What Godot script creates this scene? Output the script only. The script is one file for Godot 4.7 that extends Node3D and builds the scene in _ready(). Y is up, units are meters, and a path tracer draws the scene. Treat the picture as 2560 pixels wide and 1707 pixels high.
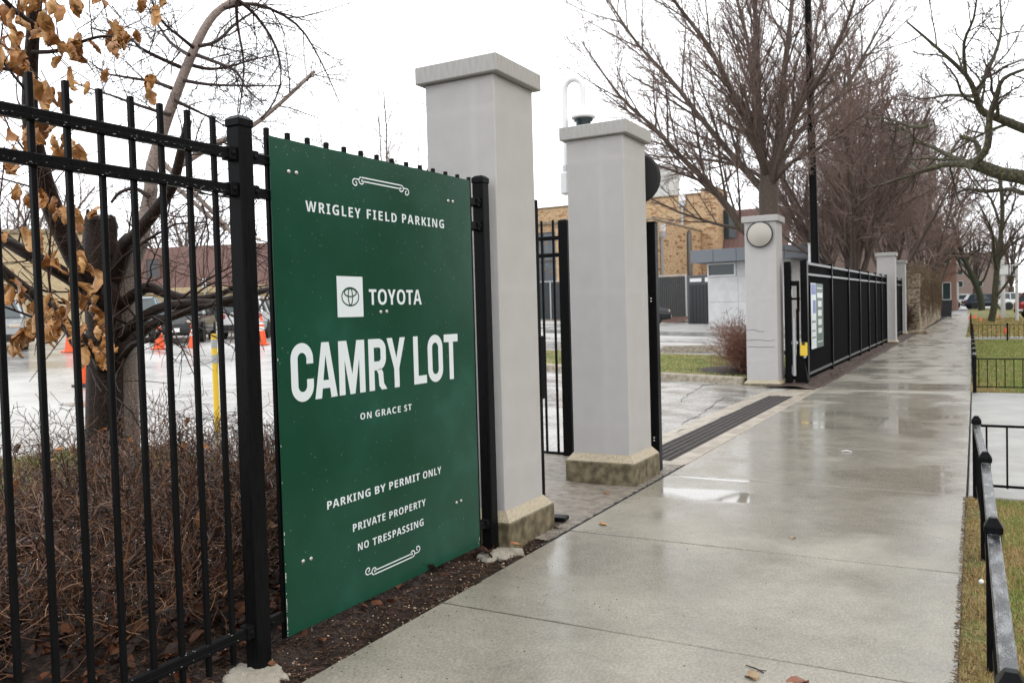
extends Node3D
# A wet grey winter sidewalk beside a fenced parking lot with a large green parking board.
# World: x to the right of the walk, -z along the walk, metres.  The camera stands at (0, 1.45, 0).

const EYE := Vector3(0, 1.45, 0)
const FOCAL := 2094.03      # photograph pixels
var look: Basis
var rng := RandomNumberGenerator.new()
var M := {}                 # materials
var used := {}

# ------------------------------------------------------------------ photograph pixel -> point
func ray(px: float, py: float) -> Vector3:
	return look * Vector3((px - 1280.0) / FOCAL, -(py - 853.5) / FOCAL, -1.0)
func on_y(px: float, py: float, y := 0.0) -> Vector3:
	var d := ray(px, py)
	return EYE + d * ((y - EYE.y) / d.y)
func on_x(px: float, py: float, x: float) -> Vector3:
	var d := ray(px, py)
	return EYE + d * (x / d.x)
func on_z(px: float, py: float, z: float) -> Vector3:
	var d := ray(px, py)
	return EYE + d * (z / d.z)
func away(px: float, py: float, dist: float) -> Vector3:
	var d := ray(px, py)
	return EYE + d * (dist / Vector2(d.x, d.z).length())
func lot_y(x: float, z: float) -> float:
	return 0.0318 * maxf(0.0, -x - 2.9) + 0.0131 * maxf(0.0, -z - 15.0)
func walk_y(z: float) -> float:
	return 0.0065 * maxf(0.0, -z - 15.5)
func on_lot(px: float, py: float) -> Vector3:
	var d := ray(px, py)
	var t := 1.0
	while t < 300.0:
		var p := EYE + d * t
		if p.y <= lot_y(p.x, p.z):
			break
		t += 0.05
	return EYE + d * t

# ------------------------------------------------------------------ mesh builder
class MB:
	var v := PackedVector3Array()
	var n := PackedVector3Array()
	var uv := PackedVector2Array()
	var c := PackedColorArray()
	var ix := PackedInt32Array()
	var col := Color(1, 1, 1)
	var colored := false
	func vert(p: Vector3, nn: Vector3, u := Vector2.ZERO) -> int:
		v.append(p); n.append(nn); uv.append(u); c.append(col)
		return v.size() - 1
	func tri(a: int, b: int, d: int) -> void:
		# keeps Godot's clockwise front: the face normal of (a, b, d) must oppose the stored normal
		var f := (v[b] - v[a]).cross(v[d] - v[a])
		if f.dot(n[a]) > 0.0:
			ix.append(a); ix.append(d); ix.append(b)
		else:
			ix.append(a); ix.append(b); ix.append(d)
	func quad(a: Vector3, b: Vector3, d: Vector3, e: Vector3, hint: Vector3) -> void:
		var f := (b - a).cross(d - a)
		if f.length_squared() < 1e-18:
			f = (d - a).cross(e - a)
		f = f.normalized()
		if f.dot(hint) < 0.0:
			f = -f
		var i := vert(a, f, Vector2(0, 0)); vert(b, f, Vector2(1, 0)); vert(d, f, Vector2(1, 1)); vert(e, f, Vector2(0, 1))
		tri(i, i + 1, i + 2); tri(i, i + 2, i + 3)
	func face3(a: Vector3, b: Vector3, d: Vector3, hint: Vector3) -> void:
		var f := (b - a).cross(d - a).normalized()
		if f.dot(hint) < 0.0:
			f = -f
		var i := vert(a, f); vert(b, f); vert(d, f)
		tri(i, i + 1, i + 2)
	func box(ctr: Vector3, size: Vector3, bev := 0.0, b := Basis.IDENTITY) -> void:
		var h := size * 0.5
		var e: float = minf(bev, minf(h.x, minf(h.y, h.z)) * 0.9)
		var ax := [Vector3(1, 0, 0), Vector3(0, 1, 0), Vector3(0, 0, 1)]
		for k in 3:
			var k1 := (k + 1) % 3
			var k2 := (k + 2) % 3
			for s in [-1.0, 1.0]:
				var o: Vector3 = ax[k] * (h[k] * s)
				var a1: Vector3 = ax[k1] * (h[k1] - e)
				var a2: Vector3 = ax[k2] * (h[k2] - e)
				quad(ctr + b * (o - a1 - a2), ctr + b * (o + a1 - a2), ctr + b * (o + a1 + a2), ctr + b * (o - a1 + a2), b * (ax[k] * s))
		if e <= 0.0:
			return
		for k in 3:
			var k1 := (k + 1) % 3
			var k2 := (k + 2) % 3
			var l: Vector3 = ax[k] * (h[k] - e)
			for s1 in [-1.0, 1.0]:
				for s2 in [-1.0, 1.0]:
					var p: Vector3 = ax[k1] * (h[k1] * s1) + ax[k2] * ((h[k2] - e) * s2)
					var q: Vector3 = ax[k1] * ((h[k1] - e) * s1) + ax[k2] * (h[k2] * s2)
					quad(ctr + b * (p - l), ctr + b * (p + l), ctr + b * (q + l), ctr + b * (q - l), b * (ax[k1] * s1 + ax[k2] * s2))
		for sx in [-1.0, 1.0]:
			for sy in [-1.0, 1.0]:
				for sz in [-1.0, 1.0]:
					face3(ctr + b * Vector3(h.x * sx, (h.y - e) * sy, (h.z - e) * sz), ctr + b * Vector3((h.x - e) * sx, h.y * sy, (h.z - e) * sz), ctr + b * Vector3((h.x - e) * sx, (h.y - e) * sy, h.z * sz), b * Vector3(sx, sy, sz))
	func frustum(y0: float, r0: Rect2, y1: float, r1: Rect2) -> void:   # rects in (x, z)
		var lo := [Vector3(r0.position.x, y0, r0.position.y), Vector3(r0.end.x, y0, r0.position.y), Vector3(r0.end.x, y0, r0.end.y), Vector3(r0.position.x, y0, r0.end.y)]
		var hi := [Vector3(r1.position.x, y1, r1.position.y), Vector3(r1.end.x, y1, r1.position.y), Vector3(r1.end.x, y1, r1.end.y), Vector3(r1.position.x, y1, r1.end.y)]
		var mid := Vector3(r0.get_center().x, (y0 + y1) * 0.5, r0.get_center().y)
		for i in 4:
			var j := (i + 1) % 4
			quad(lo[i], lo[j], hi[j], hi[i], (lo[i] + lo[j]) * 0.5 - mid)
		quad(hi[0], hi[1], hi[2], hi[3], Vector3.UP)
		quad(lo[0], lo[1], lo[2], lo[3], Vector3.DOWN)
	func tube(pts: PackedVector3Array, radii: PackedFloat32Array, sides := 6, cap := true) -> void:
		var m := pts.size()
		var first := v.size()
		var t0 := (pts[1] - pts[0]).normalized()
		var u := t0.cross(Vector3(0.31, 0.2, 0.93)).normalized()
		for i in m:
			var t: Vector3
			if i == 0: t = t0
			elif i == m - 1: t = (pts[i] - pts[i - 1]).normalized()
			else: t = (pts[i + 1] - pts[i - 1]).normalized()
			u = (u - t * u.dot(t)).normalized()
			var w := t.cross(u)
			for k in sides:
				var a := TAU * k / sides
				var d := u * cos(a) + w * sin(a)
				v.append(pts[i] + d * radii[i]); n.append(d); uv.append(Vector2(float(k) / sides, i)); c.append(col)
		for i in m - 1:
			for k in sides:
				var a := first + i * sides + k
				var b := first + i * sides + (k + 1) % sides
				ix.append(a); ix.append(a + sides); ix.append(b)
				ix.append(b); ix.append(a + sides); ix.append(b + sides)
		if cap and sides > 3:
			for e in [0, m - 1]:
				var nn: Vector3 = -t0 if e == 0 else (pts[m - 1] - pts[m - 2]).normalized()
				var ce := vert(pts[e], nn)
				for k in sides:
					vert(v[first + e * sides + k], nn)
				for k in sides:
					tri(ce, ce + 1 + k, ce + 1 + (k + 1) % sides)
	func rod(a: Vector3, b: Vector3, r0: float, r1: float, sides := 6) -> void:
		tube(PackedVector3Array([a, b]), PackedFloat32Array([r0, r1]), sides)
	func lathe(o: Vector3, prof: Array, sides := 16, b := Basis.IDENTITY) -> void:   # prof: [radius, height]
		var first := v.size()
		var m := prof.size()
		for i in m:
			var p0: Array = prof[maxi(i - 1, 0)]
			var p1: Array = prof[mini(i + 1, m - 1)]
			var sl := Vector2(p1[1] - p0[1], -(p1[0] - p0[0])).normalized()
			for k in sides:
				var a := TAU * k / sides
				v.append(o + b * Vector3(prof[i][0] * cos(a), prof[i][1], prof[i][0] * sin(a)))
				n.append((b * Vector3(sl.x * cos(a), sl.y, sl.x * sin(a))).normalized()); uv.append(Vector2(float(k) / sides, float(i) / m)); c.append(col)
		for i in m - 1:
			for k in sides:
				var a := first + i * sides + k
				var d := first + i * sides + (k + 1) % sides
				tri(a, d, a + sides); tri(d, d + sides, a + sides)
	func poly(pts: PackedVector2Array, o: Vector3, ex: Vector3, ey: Vector3, nn: Vector3) -> void:
		var t := Geometry2D.triangulate_polygon(pts)
		var first := v.size()
		for p in pts:
			vert(o + ex * p.x + ey * p.y, nn, p)
		for i in range(0, t.size(), 3):
			tri(first + t[i], first + t[i + 1], first + t[i + 2])
	func slab(pts: PackedVector2Array, o: Vector3, ex: Vector3, ey: Vector3, nn: Vector3, thick: float) -> void:
		poly(pts, o, ex, ey, nn)
		poly(pts, o - nn * thick, ex, ey, -nn)
		var mid := Vector2.ZERO
		var cw := Geometry2D.is_polygon_clockwise(pts)
		for i in pts.size():
			var a := pts[i]
			var b := pts[(i + 1) % pts.size()]
			var d := (b - a).orthogonal() * (-1.0 if not cw else 1.0)
			if Geometry2D.is_point_in_polygon((a + b) * 0.5 + d.normalized() * 0.0005, pts):
				d = -d
			quad(o + ex * a.x + ey * a.y, o + ex * b.x + ey * b.y, o + ex * b.x + ey * b.y - nn * thick, o + ex * a.x + ey * a.y - nn * thick, ex * d.x + ey * d.y)
	func ribbon(pts: PackedVector2Array, hw: float, closed: bool, o: Vector3, ex: Vector3, ey: Vector3, nn: Vector3) -> void:
		var m := pts.size()
		var first := v.size()
		for i in m:
			var a := pts[(i - 1 + m) % m] if (closed or i > 0) else pts[i]
			var b := pts[(i + 1) % m] if (closed or i < m - 1) else pts[i]
			var d := (b - a).normalized().orthogonal()
			vert(o + ex * (pts[i].x + d.x * hw) + ey * (pts[i].y + d.y * hw), nn)
			vert(o + ex * (pts[i].x - d.x * hw) + ey * (pts[i].y - d.y * hw), nn)
		for i in (m if closed else m - 1):
			var a := first + i * 2
			var b := first + ((i + 1) % m) * 2
			tri(a, a + 1, b); tri(a + 1, b + 1, b)
	func smooth() -> void:   # vertex normals from the faces round each vertex
		var acc := PackedVector3Array()
		acc.resize(v.size())
		for i in range(0, ix.size(), 3):
			var f := (v[ix[i + 2]] - v[ix[i]]).cross(v[ix[i + 1]] - v[ix[i]])
			for k in 3: acc[ix[i + k]] += f
		for i in v.size():
			if acc[i].length_squared() > 1e-16: n[i] = acc[i].normalized()
	func mesh() -> ArrayMesh:
		var arr := []
		arr.resize(Mesh.ARRAY_MAX)
		arr[Mesh.ARRAY_VERTEX] = v; arr[Mesh.ARRAY_NORMAL] = n; arr[Mesh.ARRAY_TEX_UV] = uv; arr[Mesh.ARRAY_INDEX] = ix
		if colored: arr[Mesh.ARRAY_COLOR] = c
		var m := ArrayMesh.new()
		m.add_surface_from_arrays(Mesh.PRIMITIVE_TRIANGLES, arr)
		return m

# ------------------------------------------------------------------ scene tree helpers
func numbered(called: String) -> String:
	if not used.has(called):
		used[called] = 0
		return called
	used[called] += 1
	return "%s_%03d" % [called, used[called]]
func tag(o: Node, label: String, category: String, group := "", kind := "") -> Node:
	if label: o.set_meta("label", label)
	if category: o.set_meta("category", category)
	if group: o.set_meta("group", group)
	if kind: o.set_meta("kind", kind)
	return o
func thing(called: String, label: String, category: String, at := Vector3.ZERO, turn := 0.0, group := "") -> Node3D:
	var o := Node3D.new()
	o.name = numbered(called)
	add_child(o)
	o.position = at
	o.rotation.y = turn
	tag(o, label, category, group)
	return o
func part(parent: Node, called: String, mesh: Mesh, mat: Material, at := Vector3.ZERO) -> MeshInstance3D:
	var o := MeshInstance3D.new()
	o.name = called
	o.mesh = mesh
	o.material_override = mat
	parent.add_child(o, true)
	o.position = at
	return o
func solo(called: String, mb: MB, mat: Material, label: String, category: String, group := "", kind := "") -> MeshInstance3D:
	var o := MeshInstance3D.new()
	o.name = numbered(called)
	o.mesh = mb.mesh()
	o.material_override = mat
	add_child(o)
	tag(o, label, category, group, kind)
	return o
func setting(called: String, mb: MB, mat: Material) -> MeshInstance3D:
	var o := MeshInstance3D.new()
	o.name = numbered(called)
	if mb: o.mesh = mb.mesh()
	o.material_override = mat
	add_child(o)
	o.set_meta("kind", "structure")
	return o
func scatter(called: String, parent: Node, mesh: Mesh, mat: Material, xf: Array, cols: Array) -> MultiMeshInstance3D:
	var mm := MultiMesh.new()
	mm.transform_format = MultiMesh.TRANSFORM_3D
	mm.use_colors = cols.size() > 0
	mm.mesh = mesh
	mm.instance_count = xf.size()
	for i in xf.size():
		mm.set_instance_transform(i, xf[i])
		if cols.size() > 0: mm.set_instance_color(i, cols[i])
	var o := MultiMeshInstance3D.new()
	o.name = numbered(called) if parent == self else called
	o.multimesh = mm
	o.material_override = mat
	parent.add_child(o, true)
	o.set_meta("kind", "stuff")
	return o

# ------------------------------------------------------------------ textures and materials
func lin(r: float, g: float, b: float) -> Color:
	return Color(r, g, b).linear_to_srgb()
func field(size: Vector2i, layers: Array) -> PackedFloat32Array:   # layers: [frequency, octaves, weight, seed]; seamless, 0..1
	var out := PackedFloat32Array()
	out.resize(size.x * size.y)
	var total := 0.0
	for l in layers:
		var f := FastNoiseLite.new()
		f.noise_type = FastNoiseLite.TYPE_SIMPLEX_SMOOTH
		f.frequency = l[0]
		f.fractal_octaves = l[1]
		f.seed = l[3]
		var im := f.get_seamless_image(size.x, size.y)
		var data := im.get_data()
		var w: float = l[2] / 255.0
		total += l[2]
		for i in out.size():
			out[i] += data[i] * w
	for i in out.size():
		out[i] /= total
	return out
func ramp_image(f: PackedFloat32Array, size: Vector2i, stops: Array) -> Image:   # stops: [position, linear colour]
	var g := Gradient.new()
	g.offsets = PackedFloat32Array(stops.map(func(s): return s[0]))
	g.colors = PackedColorArray(stops.map(func(s): return s[1].linear_to_srgb()))
	var lut := PackedByteArray()
	for i in 256:
		var c := g.sample(i / 255.0)
		lut.append(int(c.r * 255)); lut.append(int(c.g * 255)); lut.append(int(c.b * 255))
	var d := PackedByteArray()
	d.resize(f.size() * 3)
	for i in f.size():
		var k := clampi(int(f[i] * 255.0), 0, 255) * 3
		d[i * 3] = lut[k]; d[i * 3 + 1] = lut[k + 1]; d[i * 3 + 2] = lut[k + 2]
	return Image.create_from_data(size.x, size.y, false, Image.FORMAT_RGB8, d)
func gray_image(f: PackedFloat32Array, size: Vector2i, lo: float, hi: float) -> Image:
	var d := PackedByteArray()
	d.resize(f.size())
	for i in f.size():
		d[i] = clampi(int((lo + (hi - lo) * f[i]) * 255.0), 0, 255)
	return Image.create_from_data(size.x, size.y, false, Image.FORMAT_L8, d)
func normal_tex(f: PackedFloat32Array, size: Vector2i, strength: float) -> ImageTexture:
	var im := gray_image(f, size, 0, 1)
	im.convert(Image.FORMAT_RGBA8)
	im.bump_map_to_normal_map(strength)
	return ImageTexture.create_from_image(im)
func plain(c: Color, rough := 0.6, spec := 0.5, metal := 0.0) -> StandardMaterial3D:   # c is linear
	var m := StandardMaterial3D.new()
	m.albedo_color = c.linear_to_srgb()
	m.roughness = rough
	m.metallic_specular = spec
	m.metallic = metal
	return m
func noisy(stops: Array, layers: Array, per_metre: float, rough := 0.7, bump := 0.0, rough_span := 0.0, world := true, px := 512) -> StandardMaterial3D:
	var size := Vector2i(px, px)
	var f := field(size, layers)
	var m := StandardMaterial3D.new()
	m.albedo_texture = ImageTexture.create_from_image(ramp_image(f, size, stops))
	m.roughness = rough
	if rough_span > 0.0:
		m.roughness = 1.0
		m.roughness_texture = ImageTexture.create_from_image(gray_image(f, size, rough - rough_span, rough + rough_span))
	if bump > 0.0:
		m.normal_enabled = true
		m.normal_texture = normal_tex(f, size, bump)
	m.uv1_triplanar = true
	m.uv1_world_triplanar = world
	m.uv1_triplanar_sharpness = 4.0
	m.uv1_scale = Vector3.ONE * per_metre
	return m

func make_materials() -> void:
	var W := Color.WHITE
	M.black = noisy([[0.3, Color(0.0058, 0.0059, 0.0064)], [0.7, Color(0.0072, 0.0073, 0.0080)]], [[0.02, 4, 1.0, 6], [0.2, 2, 0.3, 7]], 1.0, 0.32, 0.0, 0.12)
	M.black.uv1_scale = Vector3(5.0, 0.9, 5.0)
	M.black.metallic_specular = 0.16
	M.black_far = plain(Color(0.006, 0.006, 0.0065), 0.5, 0.12)
	M.screen = noisy([[0.3, Color(0.004, 0.004, 0.005)], [0.7, Color(0.010, 0.010, 0.011)]], [[0.05, 3, 1.0, 5]], 2.0, 0.9)
	M.screen.metallic_specular = 0.1
	M.stucco = noisy([[0.15, Color(0.405, 0.392, 0.385)], [0.5, Color(0.48, 0.466, 0.459)], [0.85, Color(0.545, 0.531, 0.523)]], [[0.005, 3, 0.18, 1], [0.22, 3, 1.0, 2]], 0.9, 0.85, 5.0, 0.0, true, 1024)
	M.capstone = noisy([[0.3, Color(0.325, 0.315, 0.30)], [0.5, Color(0.36, 0.35, 0.335)], [0.7, Color(0.39, 0.38, 0.365)]], [[0.02, 3, 1.0, 11], [0.3, 2, 0.6, 12]], 1.3, 0.75, 1.2)
	M.capstone.uv1_scale = Vector3(6.0, 0.5, 6.0)
	M.footing = noisy([[0.25, Color(0.065, 0.052, 0.028)], [0.5, Color(0.135, 0.11, 0.064)], [0.75, Color(0.21, 0.18, 0.112)]], [[0.012, 4, 1.0, 21], [0.2, 2, 0.35, 22]], 1.4, 0.6, 2.0)
	M.aggregate = noisy([[0.3, Color(0.22, 0.17, 0.10)], [0.5, Color(0.36, 0.30, 0.20)], [0.72, Color(0.62, 0.57, 0.46)]], [[0.10, 2, 1.0, 31], [0.02, 2, 0.3, 32]], 4.0, 0.45, 5.0)
	M.pebbled = noisy([[0.25, Color(0.12, 0.102, 0.084)], [0.5, Color(0.225, 0.20, 0.17)], [0.8, Color(0.40, 0.36, 0.31)]], [[0.22, 2, 1.0, 41], [0.008, 2, 0.35, 42]], 0.9, 0.30, 4.0, 0.14, true, 1024)
	M.lot = noisy([[0.25, Color(0.24, 0.235, 0.225)], [0.5, Color(0.33, 0.325, 0.315)], [0.75, Color(0.42, 0.415, 0.405)]], [[0.004, 4, 1.0, 51], [0.05, 3, 0.3, 52]], 0.09, 0.30, 0.5, 0.22)
	M.driveway = noisy([[0.25, Color(0.17, 0.163, 0.15)], [0.5, Color(0.26, 0.25, 0.235)], [0.75, Color(0.36, 0.35, 0.335)]], [[0.006, 4, 1.0, 53], [0.09, 3, 0.35, 54]], 0.3, 0.26, 0.9, 0.2)
	M.collar = noisy([[0.25, Color(0.24, 0.205, 0.16)], [0.5, Color(0.33, 0.29, 0.235)], [0.75, Color(0.40, 0.36, 0.30)]], [[0.01, 4, 1.0, 61], [0.15, 2, 0.3, 62]], 0.7, 0.4, 1.0)
	M.kerb = noisy([[0.25, Color(0.20, 0.165, 0.12)], [0.5, Color(0.29, 0.25, 0.19)], [0.75, Color(0.38, 0.335, 0.265)]], [[0.02, 4, 1.0, 63], [0.15, 2, 0.3, 64]], 0.9, 0.55, 1.0)
	M.path = noisy([[0.25, Color(0.20, 0.196, 0.182)], [0.5, Color(0.265, 0.26, 0.245)], [0.75, Color(0.32, 0.316, 0.30)]], [[0.008, 4, 1.0, 65], [0.2, 2, 0.3, 66]], 0.5, 0.5, 0.8, 0.15)
	M.soil = noisy([[0.25, Color(0.010, 0.007, 0.006)], [0.5, Color(0.024, 0.016, 0.013)], [0.7, Color(0.05, 0.033, 0.025)], [0.85, Color(0.10, 0.075, 0.055)]], [[0.03, 4, 1.0, 71], [0.18, 3, 0.8, 72]], 1.3, 0.6, 6.0)
	M.soil.metallic_specular = 0.3
	M.turf = noisy([[0.25, Color(0.07, 0.075, 0.018)], [0.45, Color(0.13, 0.14, 0.034)], [0.6, Color(0.20, 0.17, 0.06)], [0.8, Color(0.26, 0.19, 0.085)]], [[0.008, 4, 1.0, 81], [0.12, 3, 0.5, 82]], 0.25, 0.9, 3.0)
	M.asphalt = noisy([[0.3, Color(0.04, 0.04, 0.042)], [0.7, Color(0.075, 0.075, 0.077)]], [[0.02, 4, 1.0, 83], [0.3, 2, 0.5, 84]], 0.4, 0.4, 1.0)
	M.grate = noisy([[0.3, Color(0.028, 0.024, 0.025)], [0.7, Color(0.075, 0.062, 0.060)]], [[0.05, 3, 1.0, 85]], 3.0, 0.55, 0.6)
	M.grate.metallic_specular = 0.3
	M.pit = plain(Color(0.01, 0.01, 0.01), 0.7)
	# painted board: green enamel with faint rubbed patches
	M.board = noisy([[0.2, Color(0.0080, 0.050, 0.028)], [0.5, Color(0.0095, 0.058, 0.034)], [0.68, Color(0.0110, 0.064, 0.039)], [0.85, Color(0.0155, 0.078, 0.052)]], [[0.005, 4, 1.0, 91], [0.03, 3, 0.3, 92]], 0.35, 0.2, 0.0, 0.05)
	M.board.metallic_specular = 0.30
	M.board_green = plain(Color(0.010, 0.060, 0.036), 0.25)
	M.print_white = plain(Color(0.66, 0.72, 0.75), 0.35)
	M.chip = plain(Color(0.7, 0.7, 0.68), 0.5)
	M.steel = plain(Color(0.55, 0.53, 0.50), 0.3, 0.5, 0.9)
	M.galv = plain(Color(0.42, 0.43, 0.44), 0.45, 0.5, 0.6)
	M.bark_wet = noisy([[0.25, Color(0.010, 0.0065, 0.005)], [0.6, Color(0.030, 0.019, 0.015)], [0.85, Color(0.065, 0.042, 0.033)]], [[0.05, 4, 1.0, 101]], 2.2, 0.5, 3.5)
	M.bark_wet.metallic_specular = 0.25
	M.bark_wet.uv1_scale = Vector3(4, 1.2, 4)
	M.bark_grey = noisy([[0.2, Color(0.07, 0.052, 0.044)], [0.5, Color(0.17, 0.135, 0.115)], [0.8, Color(0.31, 0.26, 0.23)]], [[0.05, 4, 1.0, 102], [0.25, 2, 0.4, 103]], 2.2, 0.7, 3.0)
	M.bark_pale = noisy([[0.2, Color(0.17, 0.125, 0.105)], [0.8, Color(0.30, 0.24, 0.21)]], [[0.03, 4, 1.0, 104]], 2.0, 0.75, 1.0)
	M.bark_brown = noisy([[0.2, Color(0.040, 0.028, 0.022)], [0.8, Color(0.135, 0.095, 0.075)]], [[0.04, 4, 1.0, 105]], 1.2, 0.7, 2.0)
	M.bark_moss = noisy([[0.3, Color(0.025, 0.019, 0.014)], [0.56, Color(0.045, 0.037, 0.024)], [0.70, Color(0.07, 0.078, 0.022)], [0.85, Color(0.11, 0.11, 0.03)]], [[0.03, 4, 1.0, 106]], 1.0, 0.8, 2.0)
	M.twig = plain(Color(0.055, 0.032, 0.025), 0.5, 0.3)
	M.twig_red = plain(Color(0.205, 0.144, 0.124), 0.6, 0.3)
	M.twig_bush = plain(Color(0.20, 0.098, 0.068), 0.5, 0.4)
	M.twig_dark = plain(Color(0.040, 0.025, 0.021), 0.5, 0.3)
	M.twig_shrub = plain(Color(1, 1, 1), 0.28, 0.5)
	M.twig_shrub.vertex_color_use_as_albedo = true
	M.leaf = plain(Color(1, 1, 1), 0.45)
	M.leaf.vertex_color_use_as_albedo = true
	M.leaf.cull_mode = BaseMaterial3D.CULL_DISABLED
	M.leaf.backlight_enabled = true
	M.leaf.backlight = Color(0.28, 0.16, 0.07)
	M.litter = plain(Color(1, 1, 1), 0.55, 0.35)
	M.litter.vertex_color_use_as_albedo = true
	M.blade = plain(Color(1, 1, 1), 0.6)
	M.blade.vertex_color_use_as_albedo = true
	M.brick = noisy([[0.25, Color(0.33, 0.20, 0.10)], [0.5, Color(0.47, 0.31, 0.17)], [0.75, Color(0.56, 0.40, 0.24)]], [[0.02, 3, 0.6, 111], [0.3, 2, 1.0, 112]], 0.35, 0.85, 1.0)
	M.brick = brick_material()
	M.window_grey = plain(Color(0.13, 0.145, 0.16), 0.08)
	M.brick_dark = plain(Color(0.31, 0.155, 0.07), 0.85)
	M.render_cream = noisy([[0.3, Color(0.40, 0.31, 0.18)], [0.7, Color(0.50, 0.40, 0.25)]], [[0.02, 3, 1.0, 113]], 0.4, 0.85)
	M.shingle = noisy([[0.3, Color(0.12, 0.066, 0.056)], [0.7, Color(0.19, 0.11, 0.095)]], [[0.05, 3, 1.0, 114]], 0.6, 0.8)
	M.booth_panel = noisy([[0.3, Color(0.60, 0.60, 0.605)], [0.7, Color(0.66, 0.66, 0.665)]], [[0.01, 3, 1.0, 115]], 0.4, 0.6)
	M.booth_roof = plain(Color(0.16, 0.175, 0.20), 0.45)
	M.white_paint = plain(Color(0.78, 0.78, 0.78), 0.4)
	M.dark_door = plain(Color(0.022, 0.023, 0.026), 0.5)
	M.dark_frame = plain(Color(0.07, 0.075, 0.08), 0.5)
	M.glass = plain(Color(0.03, 0.045, 0.05), 0.06)
	M.slats = noisy([[0.3, Color(0.022, 0.028, 0.032)], [0.7, Color(0.04, 0.047, 0.052)]], [[0.2, 2, 1.0, 116]], 3.0, 0.7)
	M.far_stone = noisy([[0.25, Color(0.14, 0.105, 0.07)], [0.5, Color(0.25, 0.20, 0.14)], [0.75, Color(0.36, 0.30, 0.22)]], [[0.03, 4, 1.0, 117]], 0.4, 0.85, 3.0)
	M.far_brick = noisy([[0.25, Color(0.16, 0.085, 0.065)], [0.75, Color(0.27, 0.165, 0.13)]], [[0.1, 3, 1.0, 118]], 0.8, 0.85)
	M.far_pink = noisy([[0.25, Color(0.22, 0.165, 0.14)], [0.75, Color(0.30, 0.235, 0.205)]], [[0.1, 3, 1.0, 119]], 0.6, 0.85)
	M.far_white = plain(Color(0.55, 0.55, 0.54), 0.7)
	M.orange = plain(Color(0.85, 0.10, 0.02), 0.45)
	M.yellow = plain(Color(0.75, 0.50, 0.03), 0.4)
	M.band_grey = plain(Color(0.35, 0.36, 0.36), 0.4)
	M.rubber = plain(Color(0.012, 0.012, 0.012), 0.7)
	M.water = plain(Color(0.02, 0.02, 0.02), 0.02)
	M.water.transparency = BaseMaterial3D.TRANSPARENCY_ALPHA
	M.water.albedo_color.a = 0.12
	M.mirror = plain(Color(0.36, 0.335, 0.295), 0.35, 0.5, 0.45)
	M.drop = plain(Color(0.30, 0.32, 0.33), 0.08)
	M.bead = plain(Color(0.45, 0.47, 0.48), 0.05, 0.8)
	M.cream = noisy([[0.25, Color(0.22, 0.195, 0.15)], [0.5, Color(0.37, 0.34, 0.28)], [0.75, Color(0.50, 0.47, 0.41)]], [[0.12, 3, 1.0, 151]], 4.0, 0.8, 6.0)
	M.notice_green = plain(Color(0.03, 0.09, 0.055), 0.4)
	M.print_blue = plain(Color(0.10, 0.16, 0.42), 0.4)
	M.print_dark = plain(Color(0.12, 0.13, 0.15), 0.4)
	M.rail_wet = plain(Color(0.02, 0.02, 0.021), 0.25, 0.3)
	M.ivy = noisy([[0.35, Color(0.02, 0.017, 0.012)], [0.6, Color(0.035, 0.05, 0.015)]], [[0.05, 3, 1.0, 153]], 1.0, 0.8, 2.0)
	M.mulch = noisy([[0.3, Color(0.030, 0.019, 0.015)], [0.5, Color(0.06, 0.038, 0.030)], [0.75, Color(0.11, 0.075, 0.06)]], [[0.12, 3, 1.0, 154]], 1.5, 0.75, 3.0)
	M.mulch_red = noisy([[0.3, Color(0.05, 0.02, 0.014)], [0.7, Color(0.11, 0.05, 0.035)]], [[0.1, 3, 1.0, 152]], 1.5, 0.8, 2.0)
	M.vine = plain(Color(0.12, 0.085, 0.05), 0.8)
	M.car_white = plain(Color(0.62, 0.63, 0.64), 0.18)
	M.car_silver = plain(Color(0.34, 0.36, 0.38), 0.2)
	M.car_dark = plain(Color(0.018, 0.019, 0.021), 0.15)
	M.car_navy = plain(Color(0.02, 0.028, 0.05), 0.15)
	M.car_blue = plain(Color(0.22, 0.30, 0.38), 0.2)
	M.car_red = plain(Color(0.30, 0.02, 0.025), 0.2)
	M.lamp_clear = plain(Color(0.5, 0.42, 0.34), 0.1)
	M.lamp_red = plain(Color(0.35, 0.02, 0.02), 0.15)
	M.walk = walk_material()

# small tan bricks in courses, each of its own tone: too far off to be told apart singly
func brick_material() -> StandardMaterial3D:
	var n := 512
	var d := PackedByteArray()
	d.resize(n * n * 3)
	var rg := RandomNumberGenerator.new()
	rg.seed = 17
	var tone := PackedFloat32Array()
	for i in 64 * 32: tone.append(rg.randf())
	for y in n:
		var row := y / 8
		for x in n:
			var xx := (x + (10 if row % 2 == 1 else 0)) % n
			var cell := (row % 64) * 32 + (xx / 20) % 32
			var t := tone[cell]
			var c := Color(0.42, 0.265, 0.135).lerp(Color(0.58, 0.415, 0.25), t)
			if t < 0.12: c = Color(0.30, 0.155, 0.075)
			if y % 8 == 0 or xx % 20 == 0: c = c.lerp(Color(0.36, 0.30, 0.23), 0.7)
			c = c.linear_to_srgb()
			var i := (y * n + x) * 3
			d[i] = int(c.r * 255); d[i + 1] = int(c.g * 255); d[i + 2] = int(c.b * 255)
	var m := StandardMaterial3D.new()
	m.albedo_texture = ImageTexture.create_from_image(Image.create_from_data(n, n, false, Image.FORMAT_RGB8, d))
	m.roughness = 0.85
	m.uv1_triplanar = true
	m.uv1_world_triplanar = true
	m.uv1_scale = Vector3.ONE * 0.2
	return m

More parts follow.
